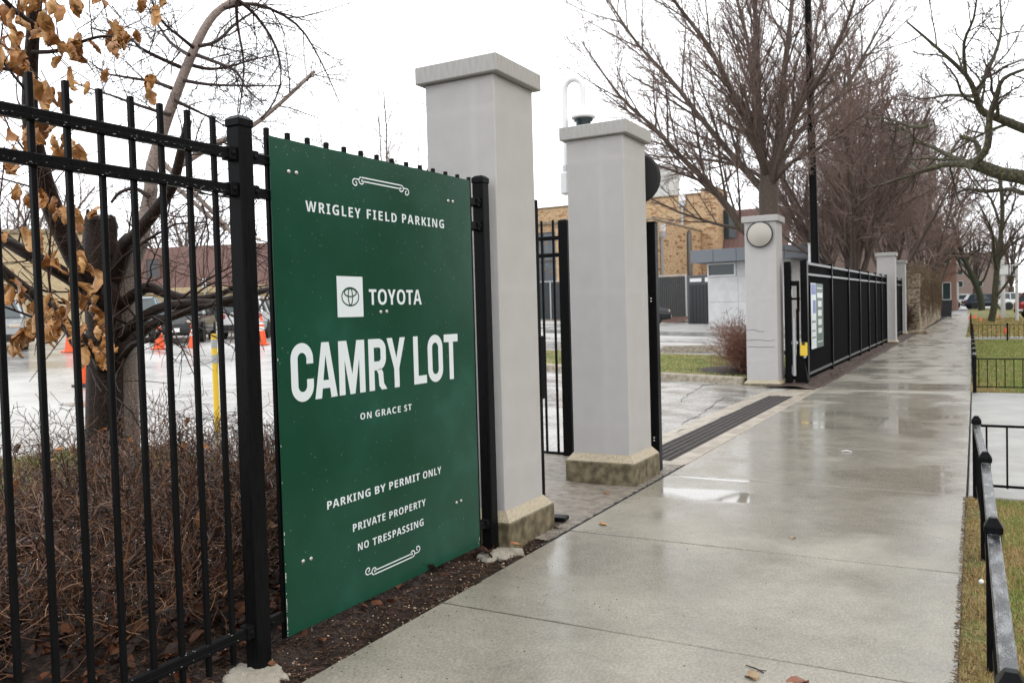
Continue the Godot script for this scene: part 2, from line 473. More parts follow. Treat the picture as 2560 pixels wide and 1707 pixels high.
# one sheet of concrete for the whole width of the walk: 2.4 m across, 14.6 m along, then mirrored
const WALK_W := 2.4
const WALK_L := 14.6
func walk_material() -> StandardMaterial3D:
	var w := 1024
	var h := 2048
	var mk := func(freq: float, oct: int, sd: int, stretch: float) -> PackedByteArray:
		var f := FastNoiseLite.new()
		f.noise_type = FastNoiseLite.TYPE_SIMPLEX_SMOOTH
		f.frequency = freq
		f.fractal_octaves = oct
		f.seed = sd
		var im := f.get_image(w / 2, int(h * stretch / 2))
		im.resize(w, h, Image.INTERPOLATE_BILINEAR)
		return im.get_data()
	var fine: PackedByteArray = mk.call(0.42, 2, 201, 1.6)
	var mid: PackedByteArray = mk.call(0.035, 3, 202, 3.0)
	var big: PackedByteArray = mk.call(0.0065, 3, 203, 3.0)
	var wet: PackedByteArray = mk.call(0.006, 2, 204, 3.0)
	var rg := RandomNumberGenerator.new()
	rg.seed = 9
	var col := PackedByteArray()
	var rou := PackedByteArray()
	var hei := PackedByteArray()
	col.resize(w * h * 3); rou.resize(w * h); hei.resize(w * h)
	# standing water, as it lies in the photograph: centre x, z, half sizes
	var pools := [[-1.86, -6.38, 0.36, 0.13, 1.0], [-1.8, -7.03, 0.30, 0.035, 1.2], [-1.2, -9.4, 1.1, 1.9, 0.55], [-0.9, -11.6, 0.9, 0.9, 0.5], [-1.2, -13.6, 0.8, 0.7, 0.45], [-0.5, -7.6, 0.5, 0.45, 0.6], [-1.0, -6.2, 0.7, 0.5, 0.35], [-2.1, -4.35, 0.2, 0.5, 0.35], [-1.6, -4.6, 0.3, 0.3, 0.3]]
	for y in h:
		var z := -0.7 - WALK_L * y / h
		for x in w:
			var i := y * w + x
			var px := -2.4 + WALK_W * x / w
			var wv: float = (wet[i] / 255.0 - 0.5) * 0.75
			for p in pools:
				var dx: float = (px - p[0]) / p[2]
				var dz: float = (z - p[1]) / p[3]
				var q := dx * dx + dz * dz
				if q < 4.0: wv += p[4] * (1.0 - q * 0.25)
			var pool := smoothstep(0.62, 0.95, wv)
			var damp := smoothstep(-0.35, 0.5, wv)
			var a := 0.328 + (fine[i] / 255.0 - 0.5) * 0.30 + (mid[i] / 255.0 - 0.5) * 0.06 + (big[i] / 255.0 - 0.5) * 0.07
			if fine[i] > 208: a += 0.14
			a *= 1.0 - 0.16 * damp - 0.08 * pool
			var r := sqrt(clampf(a, 0.02, 0.9)) * 255.0
			col[i * 3] = clampi(int(r), 0, 255); col[i * 3 + 1] = clampi(int(r * 0.968), 0, 255); col[i * 3 + 2] = clampi(int(r * 0.892), 0, 255)
			rou[i] = int(255.0 * clampf(lerpf(lerpf(0.44, 0.17, damp), 0.04, pool), 0.02, 1.0))
			hei[i] = int(lerpf(fine[i] * 0.5 + mid[i] * 0.5, 128.0, pool))
	var m := StandardMaterial3D.new()
	m.albedo_texture = ImageTexture.create_from_image(Image.create_from_data(w, h, false, Image.FORMAT_RGB8, col))
	m.roughness = 1.0
	m.roughness_texture = ImageTexture.create_from_image(Image.create_from_data(w, h, false, Image.FORMAT_L8, rou))
	var im := Image.create_from_data(w, h, false, Image.FORMAT_L8, hei)
	im.convert(Image.FORMAT_RGBA8)
	im.bump_map_to_normal_map(1.0)
	m.normal_enabled = true
	m.normal_texture = ImageTexture.create_from_image(im)
	m.normal_scale = 0.25
	return m

func _ready() -> void:
	rng.seed = 4711
	look = Basis.from_euler(Vector3(deg_to_rad(-1.88994), deg_to_rad(28.9929), deg_to_rad(-1.57951)), EULER_ORDER_YXZ)
	var cam := Camera3D.new()
	cam.name = "camera"
	cam.fov = 44.35028
	cam.near = 0.05
	cam.far = 1500.0
	cam.transform = Transform3D(look, EYE)
	var lens := CameraAttributesPhysical.new()
	lens.frustum_focal_length = 29.441
	lens.frustum_focus_distance = 3.9
	lens.frustum_near = 0.05
	lens.frustum_far = 1500.0
	lens.exposure_aperture = 5.6
	cam.attributes = lens
	add_child(cam)
	cam.current = true
	var env := Environment.new()
	env.background_mode = Environment.BG_SKY
	var sm := ProceduralSkyMaterial.new()
	sm.sky_top_color = lin(0.98, 1.0, 1.02)
	sm.sky_horizon_color = lin(0.94, 0.965, 1.0)
	sm.sky_curve = 0.3
	sm.ground_bottom_color = lin(0.25, 0.25, 0.25)
	sm.ground_horizon_color = lin(0.5, 0.5, 0.5)
	sm.sky_energy_multiplier = 1.35
	sm.sun_angle_max = 1.0
	var sky := Sky.new()
	sky.sky_material = sm
	env.sky = sky
	env.tonemap_mode = Environment.TONE_MAPPER_LINEAR
	env.tonemap_exposure = 1.08
	env.sdfgi_enabled = true
	env.ssao_enabled = true
	env.ssil_enabled = true
	var we := WorldEnvironment.new()
	we.name = "world_environment"
	we.environment = env
	add_child(we)
	var sun := DirectionalLight3D.new()
	sun.name = "sun"
	sun.light_energy = 0.5
	sun.light_color = Color(1.0, 0.98, 0.95)
	sun.light_angular_distance = 40.0
	sun.shadow_enabled = true
	add_child(sun)
	sun.look_at_from_position(Vector3.ZERO, -Vector3(0.75, 0.70, -0.12))
	make_materials()
	build_ground()
	build_walk()
	build_driveway()
	build_beds()
	build_right_side()
	build_pillars()
	build_front_fence()
	build_board()
	build_gates()
	build_screen_fence()
	build_lot_buildings()
	build_far_street()
	build_lot_things()
	build_trees()
	build_shrubs()
	build_litter()

# ------------------------------------------------------------------ setting
func sheet(x0: float, x1: float, z0: float, z1: float, h: Callable, nx: int, nz: int) -> MB:
	var mb := MB.new()
	for j in nz + 1:
		for i in nx + 1:
			var x := lerpf(x0, x1, float(i) / nx)
			var z := lerpf(z0, z1, float(j) / nz)
			var e := 0.02
			var nn := Vector3(h.call(x - e, z) - h.call(x + e, z), 2 * e, h.call(x, z - e) - h.call(x, z + e)).normalized()
			mb.vert(Vector3(x, h.call(x, z), z), nn, Vector2(x, z))
	for j in nz:
		for i in nx:
			var a := j * (nx + 1) + i
			mb.tri(a, a + 1, a + nx + 1)
			mb.tri(a + 1, a + nx + 2, a + nx + 1)
	return mb
func build_ground() -> void:
	var mb := MB.new()
	mb.quad(Vector3(-700, -0.12, 300), Vector3(700, -0.12, 300), Vector3(700, -0.12, -900), Vector3(-700, -0.12, -900), Vector3.UP)
	setting("ground", mb, M.asphalt)
	setting("parking_lot", sheet(-75, -6.2, 12, -75, func(x, z): return lot_y(x, z) - 0.012, 60, 60), M.lot)
	setting("parking_lot", sheet(-6.2, -2.9, -4.9, -75, func(x, z): return lot_y(x, z) - 0.012, 10, 40), M.lot)
	setting("driveway", sheet(-3.3, -2.37, -7.55, -15.7, func(x, z): return lot_y(x, z) - 0.016, 4, 10), M.collar)
	var road := MB.new()
	road.quad(Vector3(6.5, -0.08, 60), Vector3(15.5, -0.08, 60), Vector3(15.5, 0.5, -160), Vector3(6.5, 0.5, -160), Vector3.UP)
	setting("road", road, M.asphalt)
	var kb := MB.new()
	kb.box(Vector3(6.42, 0.2, -50), Vector3(0.16, 0.16, 220), 0.02, Basis(Vector3.RIGHT, 0.00264))
	setting("kerb", kb, M.kerb)
	var far := MB.new()
	far.quad(Vector3(-75, 0.9, -75), Vector3(-3.2, 0.45, -75), Vector3(-3.2, 0.5, -260), Vector3(-75, 0.9, -260), Vector3.UP)
	setting("lawn", far, M.turf)

var JOINTS := [1.6, 0.1, -1.7, -3.48, -5.01, -7.06, -8.98, -11.0, -13.0, -15.15, -17.0, -18.8, -20.9, -23.5, -26.0, -28.4, -31.0, -33.6, -36.4, -39.3, -42.4, -45.6, -49.0, -53.0, -57.0, -62.0, -67.0, -73.0, -80.0]
func drift(z: float) -> float:   # the walk narrows a little as it goes
	return 0.0112 * clampf(-z - 16.0, 0.0, 60.0)
func build_walk() -> void:
	var w := Node3D.new()
	w.name = numbered("sidewalk")
	add_child(w)
	w.set_meta("kind", "structure")
	var bed := MB.new()
	bed.quad(Vector3(-2.385, -0.03, 1.6), Vector3(-0.065, -0.03, 1.6), Vector3(-0.065, -0.03, -15.5), Vector3(-2.385, -0.03, -15.5), Vector3.UP)
	bed.quad(Vector3(-2.385, -0.03, -15.5), Vector3(-0.065, -0.03, -15.5), Vector3(-0.065, walk_y(-80) - 0.03, -80), Vector3(-2.385, walk_y(-80) - 0.03, -80), Vector3.UP)
	part(w, "joint_filler", bed.mesh(), M.pit)
	rng.seed = 77
	for k in JOINTS.size() - 1:
		var z0: float = JOINTS[k] - 0.004
		var z1: float = JOINTS[k + 1] + 0.004
		if k == 5 or k == 7:   # no joint is cut here, the two castings meet tightly
			z1 = JOINTS[k + 1] + 0.0015
		var x0 := -2.375
		var x1 := -0.07
		if z0 < -16.0:
			x1 = -0.07 - 0.004 * (-z0 - 16.0)
			x0 = -2.375 + drift((z0 + z1) * 0.5)
		var tx := rng.randf_range(-0.0012, 0.0012)
		var tz := rng.randf_range(-0.0016, 0.0016) if z0 > -14.0 else rng.randf_range(-0.0045, 0.0045)
		var lift := rng.randf_range(-0.001, 0.001)
		var h := func(x: float, z: float) -> float: return walk_y(z) + lift + tx * (x + 1.2) + tz * (z - (z0 + z1) * 0.5)
		var mb := MB.new()
		var r := 0.006
		var corner := func(x: float, z: float, drop: float, nn: Vector3) -> int:
			var v := (-0.7 - z) / WALK_L
			if v > 1.0: v = pingpong(v - 1.0, 0.36)   # farther on the same casting repeats, to and fro
			return mb.vert(Vector3(x, h.call(x, z) - drop, z), nn, Vector2((x + 2.4) / WALK_W, v))
		var rings := [[r, 0.0, 0.0], [r * 0.35, r * 0.3, 0.5], [0.0, r, 0.95], [0.0, 0.04, 1.0]]
		var prev := []
		for q in rings.size():
			var g: float = rings[q][0]
			var t: float = rings[q][2]
			var cs := []
			for s in [[x0 + g, z0 - g, -1, 1], [x1 - g, z0 - g, 1, 1], [x1 - g, z1 + g, 1, -1], [x0 + g, z1 + g, -1, -1]]:
				var nn := Vector3(s[2] * t, 1.0 - t * 0.95, s[3] * t).normalized() if q > 0 else Vector3.UP
				cs.append(corner.call(s[0], s[1], rings[q][1], nn))
			if q == 0:
				mb.tri(cs[0], cs[1], cs[2]); mb.tri(cs[0], cs[2], cs[3])
			else:
				for i in 4:
					var j := (i + 1) % 4
					mb.tri(prev[i], prev[j], cs[i]); mb.tri(prev[j], cs[j], cs[i])
			prev = cs
		part(w, "slab", mb.mesh(), M.walk)

func build_driveway() -> void:
	# rough pebbled paving between the two near pillars and behind them
	var mb := sheet(-6.3, -2.38, -4.75, -7.62, func(x, z): return lot_y(x, z) - 0.004 + 0.002 * sin(x * 9.0 + z * 5.0), 40, 30)
	setting("pavement", mb, M.pebbled)
	setting("driveway", sheet(-12.0, -3.16, -7.60, -15.6, func(x, z): return lot_y(x, z) - 0.005, 20, 20), M.driveway)
	var edge := MB.new()    # the old asphalt line along the walk
	var pts := PackedVector3Array()
	var rad := PackedFloat32Array()
	for i in 60:
		pts.append(Vector3(-2.383 + 0.006 * sin(i * 1.7), -0.002 + 0.002 * sin(i * 2.3), -4.6 - i * 0.05))
		rad.append(0.008 + 0.003 * sin(i * 3.1))
	edge.tube(pts, rad, 5)
	setting("joint", edge, M.pit)
	# trench drain with its two concrete collars
	var d := thing("trench_drain", "long rusty iron trench drain set in tan concrete across the driveway", "drain")
	var c1 := MB.new()
	c1.box(Vector3(-2.47, -0.036, -11.1), Vector3(0.18, 0.08, 7.2), 0.006)
	part(d, "collar", c1.mesh(), M.collar)
	var c2 := MB.new()
	c2.box(Vector3(-3.08, -0.036, -11.1), Vector3(0.24, 0.08, 7.2), 0.006)
	part(d, "collar", c2.mesh(), M.collar)
	for e in [[-7.6, 0.2], [-14.35, 0.7]]:
		var c3 := MB.new()
		c3.box(Vector3(-2.76, -0.037, e[0] + (0.0 if e[0] > -9 else 0.0)), Vector3(0.398, 0.08, e[1]), 0.006)
		part(d, "collar", c3.mesh(), M.collar)
	var pit := MB.new()
	pit.quad(Vector3(-2.96, -0.05, -7.69), Vector3(-2.56, -0.05, -7.69), Vector3(-2.56, -0.05, -14.0), Vector3(-2.96, -0.05, -14.0), Vector3.UP)
	part(d, "trench", pit.mesh(), M.pit)
	var plate := MB.new()    # one casting: bars and cross bars
	var L := 0.62
	for k in 6:
		plate.box(Vector3(-0.19 + 0.076 * k, -0.012, 0), Vector3(0.020 if k in [0, 5] else 0.030, 0.022, L - 0.006), 0.002)
	for k in 16:
		plate.box(Vector3(0, -0.0135, -L * 0.5 + 0.02 + k * (L - 0.04) / 15.0), Vector3(0.37, 0.018, 0.016), 0.002)
	var pm := plate.mesh()
	for k in 10:
		part(d, "grate", pm, M.grate, Vector3(-2.76, 0.001, -7.70 - L * 0.5 - k * L * 1.011))
	# cracks in the driveway concrete
	for path in [[[1830, 930], [1795, 958], [1760, 962], [1725, 985], [1690, 1010]], [[1990, 980], [1930, 992], [1900, 1000], [1870, 1015], [1800, 1045], [1740, 1068], [1672, 1085]], [[1705, 1060], [1740, 1042], [1765, 1030], [1790, 1005], [1822, 992]]]:
		var cr := MB.new()
		var pp := PackedVector3Array()
		var rr := PackedFloat32Array()
		for i in path.size() - 1:
			for s in 4:
				var a := on_lot(path[i][0], path[i][1]).lerp(on_lot(path[i + 1][0], path[i + 1][1]), s / 4.0)
				pp.append(Vector3(a.x + rng.randf_range(-0.03, 0.03), lot_y(a.x, a.z) - 0.0045, a.z + rng.randf_range(-0.05, 0.05)))
				rr.append(rng.randf_range(0.004, 0.009))
		cr.tube(pp, rr, 4)
		var o := setting("crack", cr, M.pit)
		o.scale.y = 1.0
	# gate stop plate by the first pillar
	var gs := MB.new()
	gs.box(Vector3(-2.62, 0.02, -5.20), Vector3(0.26, 0.03, 0.10), 0.006, Basis(Vector3.UP, 0.1))
	solo("stop_plate", gs, M.black, "flat black metal gate stop plate on wet pavement beside pillar footing", "plate")
	# grass island with kerb beyond the driveway
	var kb := Node3D.new()
	kb.name = numbered("kerb")
	add_child(kb)
	kb.set_meta("kind", "structure")
	var run := [[-3.74, -15.55], [-5.39, -15.75], [-7.5, -16.25], [-10.0, -17.2], [-13.5, -19.3]]
	for i in run.size() - 1:
		var a := Vector3(run[i][0], lot_y(run[i][0], run[i][1]), run[i][1])
		var b := Vector3(run[i + 1][0], lot_y(run[i + 1][0], run[i + 1][1]), run[i + 1][1])
		var s := MB.new()
		var dd := b - a
		s.box(Vector3.ZERO, Vector3(dd.length() - 0.012, 0.26, 0.16), 0.025)
		var o := part(kb, "kerbstone", s.mesh(), M.kerb)
		o.transform = Transform3D(Basis(dd.normalized(), Vector3.UP, dd.normalized().cross(Vector3.UP)), (a + b) * 0.5 + Vector3(0, 0.005, 0))
	run = [[-3.6, -21.9], [-6.0, -21.75], [-8.5, -21.6], [-14.5, -21.4]]
	for i in run.size() - 1:
		var a := Vector3(run[i][0], lot_y(run[i][0], run[i][1]), run[i][1])
		var b := Vector3(run[i + 1][0], lot_y(run[i + 1][0], run[i + 1][1]), run[i + 1][1])
		var s := MB.new()
		var dd := b - a
		s.box(Vector3.ZERO, Vector3(dd.length() - 0.012, 0.30, 0.16), 0.025)
		var o := part(kb, "kerbstone", s.mesh(), M.kerb)
		o.transform = Transform3D(Basis(dd.normalized(), Vector3.UP, dd.normalized().cross(Vector3.UP)), (a + b) * 0.5 + Vector3(0, -0.10, 0))
	var isl := MB.new()
	var outline := PackedVector2Array([Vector2(-3.35, -15.9), Vector2(-3.74, -15.65), Vector2(-5.39, -15.85), Vector2(-7.5, -16.35), Vector2(-10, -17.3), Vector2(-13.5, -19.4), Vector2(-14.3, -21.4), Vector2(-8.5, -21.6), Vector2(-6, -21.75), Vector2(-3.35, -21.85)])
	var idx := Geometry2D.triangulate_polygon(outline)
	for p in outline:
		isl.vert(Vector3(p.x, lot_y(p.x, p.y) + (0.10 if p.y > -20.0 else 0.03), p.y), Vector3.UP)
	for i in range(0, idx.size(), 3):
		isl.tri(idx[i], idx[i + 1], idx[i + 2])
	setting("lawn", isl, M.turf)
	var xf := []
	var cols := []
	rng.seed = 31
	var bed_c := Vector2(-4.15, -17.6)
	for i in 26000:
		var p := Vector2(rng.randf_range(-13.5, -3.4), rng.randf_range(-21.8, -15.6))
		if not Geometry2D.is_point_in_polygon(p, outline) or p.distance_to(bed_c) < 1.0 + 0.2 * sin(p.x * 9.0): continue
		xf.append(blade_at(Vector3(p.x, lot_y(p.x, p.y) + lerpf(0.10, 0.03, clampf((-p.y - 16.0) / 5.6, 0.0, 1.0)), p.y), 0.04, 1.5, 0.9))
		cols.append(grass_col(0.22))
	var g := scatter("grass", self, blade_mesh(), M.blade, xf, cols)
	tag(g, "short green winter grass on the kerbed island by the driveway", "grass")
	# raised concrete walk in front of the booth, and a wheel stop
	var cw := MB.new()
	cw.box(Vector3(-10.5, lot_y(-10, -33.5) + 0.02, -33.9), Vector3(10.5, 0.30, 5.2), 0.02, Basis(Vector3.BACK, -0.0318) * Basis(Vector3.RIGHT, 0.0131))
	setting("pavement", cw, M.path)
	var st := MB.new()
	var a0 := on_lot(1682, 881)
	var prof := PackedVector2Array([Vector2(-0.9, 0), Vector2(0.9, 0), Vector2(0.72, 0.19), Vector2(-0.72, 0.19)])
	st.slab(prof, Vector3(0, 0, 0.09), Vector3.RIGHT, Vector3.UP, Vector3.BACK, 0.18)
	var so := solo("wheel_stop", st, M.kerb, "tan concrete wheel stop lying on wet lot behind grass island", "wheel stop")
	so.position = Vector3(-7.05, lot_y(-7.05, -23.1) - 0.01, -23.1)
	so.rotation.y = 0.25

func blade_mesh() -> ArrayMesh:
	var mb := MB.new()
	mb.face3(Vector3(-0.004, 0, 0), Vector3(0.004, 0, 0), Vector3(0.003, 0.55, 0.12), Vector3.BACK)
	mb.face3(Vector3(-0.004, 0, 0), Vector3(0.003, 0.55, 0.12), Vector3(-0.003, 0.55, 0.12), Vector3.BACK)
	mb.face3(Vector3(-0.003, 0.55, 0.12), Vector3(0.003, 0.55, 0.12), Vector3(0.0, 1.0, 0.45), Vector3.BACK)
	return mb.mesh()
func blade_at(p: Vector3, h: float, fat: float, lay := 0.75) -> Transform3D:
	var s := h * rng.randf_range(0.5, 1.3)
	var b := Basis(Vector3.UP, rng.randf() * TAU) * Basis(Vector3.RIGHT, rng.randf_range(-lay, lay))
	return Transform3D(b * Basis.from_scale(Vector3(fat, s, s)), p)
func grass_col(dry: float) -> Color:
	var k := rng.randf_range(0.75, 1.25)
	if rng.randf() < dry:
		return Color(0.36 * k, 0.25 * k, 0.105 * k)
	return Color(0.185 * k, 0.245 * k, 0.045 * k)

func bed_y(x: float, z: float) -> float:
	var t := clampf((-2.40 - x) / 0.9, 0.0, 1.0)
	return -0.02 + 0.10 * t + 0.012 * sin(x * 7.1 + z * 3.3) + 0.010 * sin(x * 13.7 - z * 17.0) + 0.006 * sin(x * 41.0 + z * 37.0)
func build_beds() -> void:
	setting("planting_bed", sheet(-6.15, -2.36, 2.0, -5.12, func(x, z): return bed_y(x, z), 90, 160), M.soil)
	var strip := sheet(-7.6, -6.1, 4.0, -5.4, func(x, z): return lot_y(x, z) + 0.09 + 0.01 * sin(x * 5 + z * 4), 10, 40)
	setting("lawn", strip, M.turf)
	var xf := []
	var cols := []
	rng.seed = 32
	for i in 9000:
		var p := Vector2(rng.randf_range(-7.6, -6.1), rng.randf_range(-5.4, -0.5))
		xf.append(blade_at(Vector3(p.x, lot_y(p.x, p.y) + 0.09, p.y), 0.07, 1.3))
		cols.append(grass_col(0.35))
	tag(scatter("grass", self, blade_mesh(), M.blade, xf, cols), "thin strip of pale green grass between bare shrubs and parking lot", "grass")
	var kb := MB.new()
	kb.box(Vector3(-7.66, lot_y(-7.66, 0) + 0.03, -0.7), Vector3(0.14, 0.2, 9.4), 0.02)
	setting("kerb", kb, M.kerb)
	# bare earth strip below the screened fence
	setting("planting_bed", sheet(-3.3, -2.0, -15.2, -40.0, func(x, z): return walk_y(z) - 0.02 + 0.06 * clampf((-2.37 + drift(z) - x) / 0.35, 0.0, 1.0) + 0.008 * sin(x * 11 + z * 9), 20, 120), M.mulch)

func build_right_side() -> void:
	# lawns right of the walk, and the two concrete crossings between them
	var h := func(x: float, z: float) -> float: return walk_y(z) - 0.012 + 0.006 * sin(x * 8.0 + z * 3.0)
	setting("lawn", sheet(-0.068, 6.3, 3.0, -7.05, h, 40, 60), M.turf)
	setting("lawn", sheet(-0.068, 6.3, -15.2, -33.4, h, 30, 60), M.turf)
	setting("lawn", sheet(-0.6, 6.3, -35.2, -110.0, h, 20, 60), M.turf)
	for z in [[-7.06, -15.19], [-33.4, -35.2]]:
		var mb := MB.new()
		var zc: float = (z[0] + z[1]) * 0.5
		mb.box(Vector3(3.16, walk_y(zc) - 0.046, zc), Vector3(6.43 if z[0] > -20 else 6.6, 0.09, absf(z[1] - z[0]) - 0.01), 0.008)
		setting("path", mb, M.path)
	var xf := []
	var cols := []
	rng.seed = 33
	for i in 60000:
		var z := rng.randf_range(-7.0, -0.9)
		var x := rng.randf_range(-0.065, 0.9)
		if rng.randf() < 0.55: x = rng.randf_range(-0.065, 0.35)
		var clump := sin(x * 17.0 + z * 5.0) + sin(z * 11.0 - x * 6.0) + sin(z * 3.1)
		if x < 0.1 and clump < -0.8 and rng.randf() < 0.75: continue
		xf.append(blade_at(Vector3(x, -0.010, z), 0.030, 0.45, 1.35))
		cols.append(grass_col(0.88 if x < 0.12 else clampf(0.6 + 0.2 * clump, 0.25, 0.95)))
	tag(scatter("grass", self, blade_mesh(), M.blade, xf, cols), "short dry yellow and green grass beside the near low fence", "grass")
	xf = []
	cols = []
	for i in 45000:
		var z := -15.2 - 18.0 * pow(rng.randf(), 1.4)
		var x := rng.randf_range(-0.06, 1.9)
		xf.append(blade_at(Vector3(x, walk_y(z) - 0.012, z), 0.035, 1.5, 1.0))
		cols.append(grass_col(clampf(0.75 - (x - 0.1) * 1.1 + 0.2 * sin(z * 2.0), 0.12, 0.9) if z > -17 else 0.22 + 0.25 * clampf(0.4 - x, 0.0, 1.0)))
	tag(scatter("grass", self, blade_mesh(), M.blade, xf, cols), "green lawn inside the second low iron fence", "grass")
	xf = []
	cols = []
	for i in 16000:
		var z := rng.randf_range(-62.0, -35.2)
		var x := rng.randf_range(-0.3, 4.0)
		xf.append(blade_at(Vector3(x, walk_y(z) - 0.012, z), 0.08, 4.0))
		cols.append(grass_col(0.75))
	tag(scatter("grass", self, blade_mesh(), M.blade, xf, cols), "brownish lawn round the far tree beyond the second crossing", "grass")
	low_fence([Vector3(0.085, 0, 0.6), Vector3(0.076, 0, -0.65), Vector3(0.066, 0, -2.19), Vector3(0.056, 0, -3.73), Vector3(0.044, 0, -5.36), Vector3(0.002, 0, -7.02)], 1, 3, "low black iron lawn fence with wet peeling top rail nearest the board")
	low_fence([Vector3(-0.015, 0, -15.12), Vector3(-0.10, 0.1, -32.2)], 10, 4, "low black iron fence round the lawn beyond the concrete crossing")
	low_fence([Vector3(-0.14, 0.13, -36.0), Vector3(-0.2, 0.22, -50.0)], 6, 0, "low dark fence along the walk beside the far tree")

# posts, a flat top rail, a thin bottom rail and pickets; returns run towards the street
func low_fence(line: Array, bays: int, ret: int, label: String) -> void:
	var a: Vector3 = line[0]
	var b: Vector3 = line[line.size() - 1]
	var t := thing("low_fence", label, "fence")
	var post := MB.new()
	post.box(Vector3(0, 0.27, 0), Vector3(0.054, 0.56, 0.054), 0.004)
	post.box(Vector3(0, 0.562, 0), Vector3(0.066, 0.028, 0.066), 0.003)
	post.frustum(0.576, Rect2(-0.031, -0.031, 0.062, 0.062), 0.606, Rect2(-0.013, -0.013, 0.026, 0.026))
	var pm := post.mesh()
	var pick := MB.new()
	pick.box(Vector3(0, 0.31, 0), Vector3(0.013, 0.46, 0.013), 0.0015)
	var km := pick.mesh()
	var run := func(p: Vector3, q: Vector3, n: int, wide: float, skip_first: bool, tall_rail: float) -> void:
		var d := (q - p) / n
		var bs := Basis(Vector3.UP.cross(d.normalized()).normalized(), Vector3.UP, d.normalized())
		for i in n + 1:
			var at := p + d * i
			if not (skip_first and i == 0): part(t, "post", pm, M.black, at)
			if i == n: break
			var L := d.length() - 0.05
			var r1 := MB.new()
			r1.box(Vector3.ZERO, Vector3(wide, tall_rail, L), 0.003)
			var o := part(t, "rail", r1.mesh(), M.rail_peel if wide > 0.02 else M.black)
			o.transform = Transform3D(bs, at + d * 0.5 + Vector3(0, 0.535, 0))
			var r2 := MB.new()
			r2.box(Vector3.ZERO, Vector3(0.018, 0.018, L), 0.002)
			o = part(t, "rail", r2.mesh(), M.black)
			o.transform = Transform3D(bs, at + d * 0.5 + Vector3(0, 0.095, 0))
			var np := int(L / 0.115)
			for k in np:
				part(t, "picket", km, M.black, at + d * ((k + 0.5) / np))
	if not M.has("rail_peel"):
		M.rail_peel = noisy([[0.35, Color(0.012, 0.013, 0.014)], [0.47, Color(0.03, 0.032, 0.034)], [0.54, Color(0.09, 0.095, 0.10)], [0.7, Color(0.15, 0.155, 0.16)]], [[0.012, 4, 1.0, 141], [0.12, 3, 0.7, 142]], 1.6, 0.18, 0.6, 0.1)
		M.rail_peel.uv1_scale = Vector3(3.0, 3.0, 0.9)
	for i in line.size() - 1:
		run.call(line[i], line[i + 1], bays, 0.044, i > 0, 0.028)
	if ret > 0:
		run.call(b, b + Vector3(1.55 * ret * 0.5, 0, 0.0), 2 if ret < 4 else 3, 0.018, true, 0.018)
		if ret == 4:
			run.call(a, a + Vector3(3.1, 0, 0), 2, 0.018, true, 0.018)

# ------------------------------------------------------------------ pillars
func pillar(x_face: float, z_face: float, w: float, cap_y: float, label: String, foot_h: float, y0 := 0.0) -> Node3D:
	# x_face / z_face: the foot's faces towards the walk and towards the camera; w: the foot's width
	var t := thing("gate_pillar", label, "pillar", Vector3(x_face - w * 0.5, y0, z_face - w * 0.5))
	var h := w * 0.5
	var f := MB.new()
	f.box(Vector3(0, foot_h * 0.5 - 0.02, 0), Vector3(w, foot_h + 0.04, w), 0.008)
	part(t, "foot", f.mesh(), M.footing)
	var s := h - 0.055
	var g := MB.new()
	g.frustum(foot_h + 0.0005, Rect2(-h + 0.006, -h + 0.006, w - 0.012, w - 0.012), foot_h + 0.060, Rect2(-s, -s, s * 2, s * 2))
	part(t, "foot_slope", g.mesh(), M.aggregate)
	var m := MB.new()
	m.box(Vector3(0, (foot_h + 0.05 + cap_y) * 0.5, 0), Vector3(s * 2 - 0.004, cap_y - foot_h - 0.05, s * 2 - 0.004), 0.008)
	part(t, "shaft", m.mesh(), M.stucco)
	var c := MB.new()
	var e := h - 0.012
	c.box(Vector3(0, cap_y + 0.055, 0), Vector3(e * 2, 0.11, e * 2), 0.006)
	c.frustum(cap_y + 0.1095, Rect2(-e + 0.006, -e + 0.006, e * 2 - 0.012, e * 2 - 0.012), cap_y + 0.128, Rect2(-e + 0.16, -e + 0.16, e * 2 - 0.32, e * 2 - 0.32))
	part(t, "cap", c.mesh(), M.capstone)
	return t
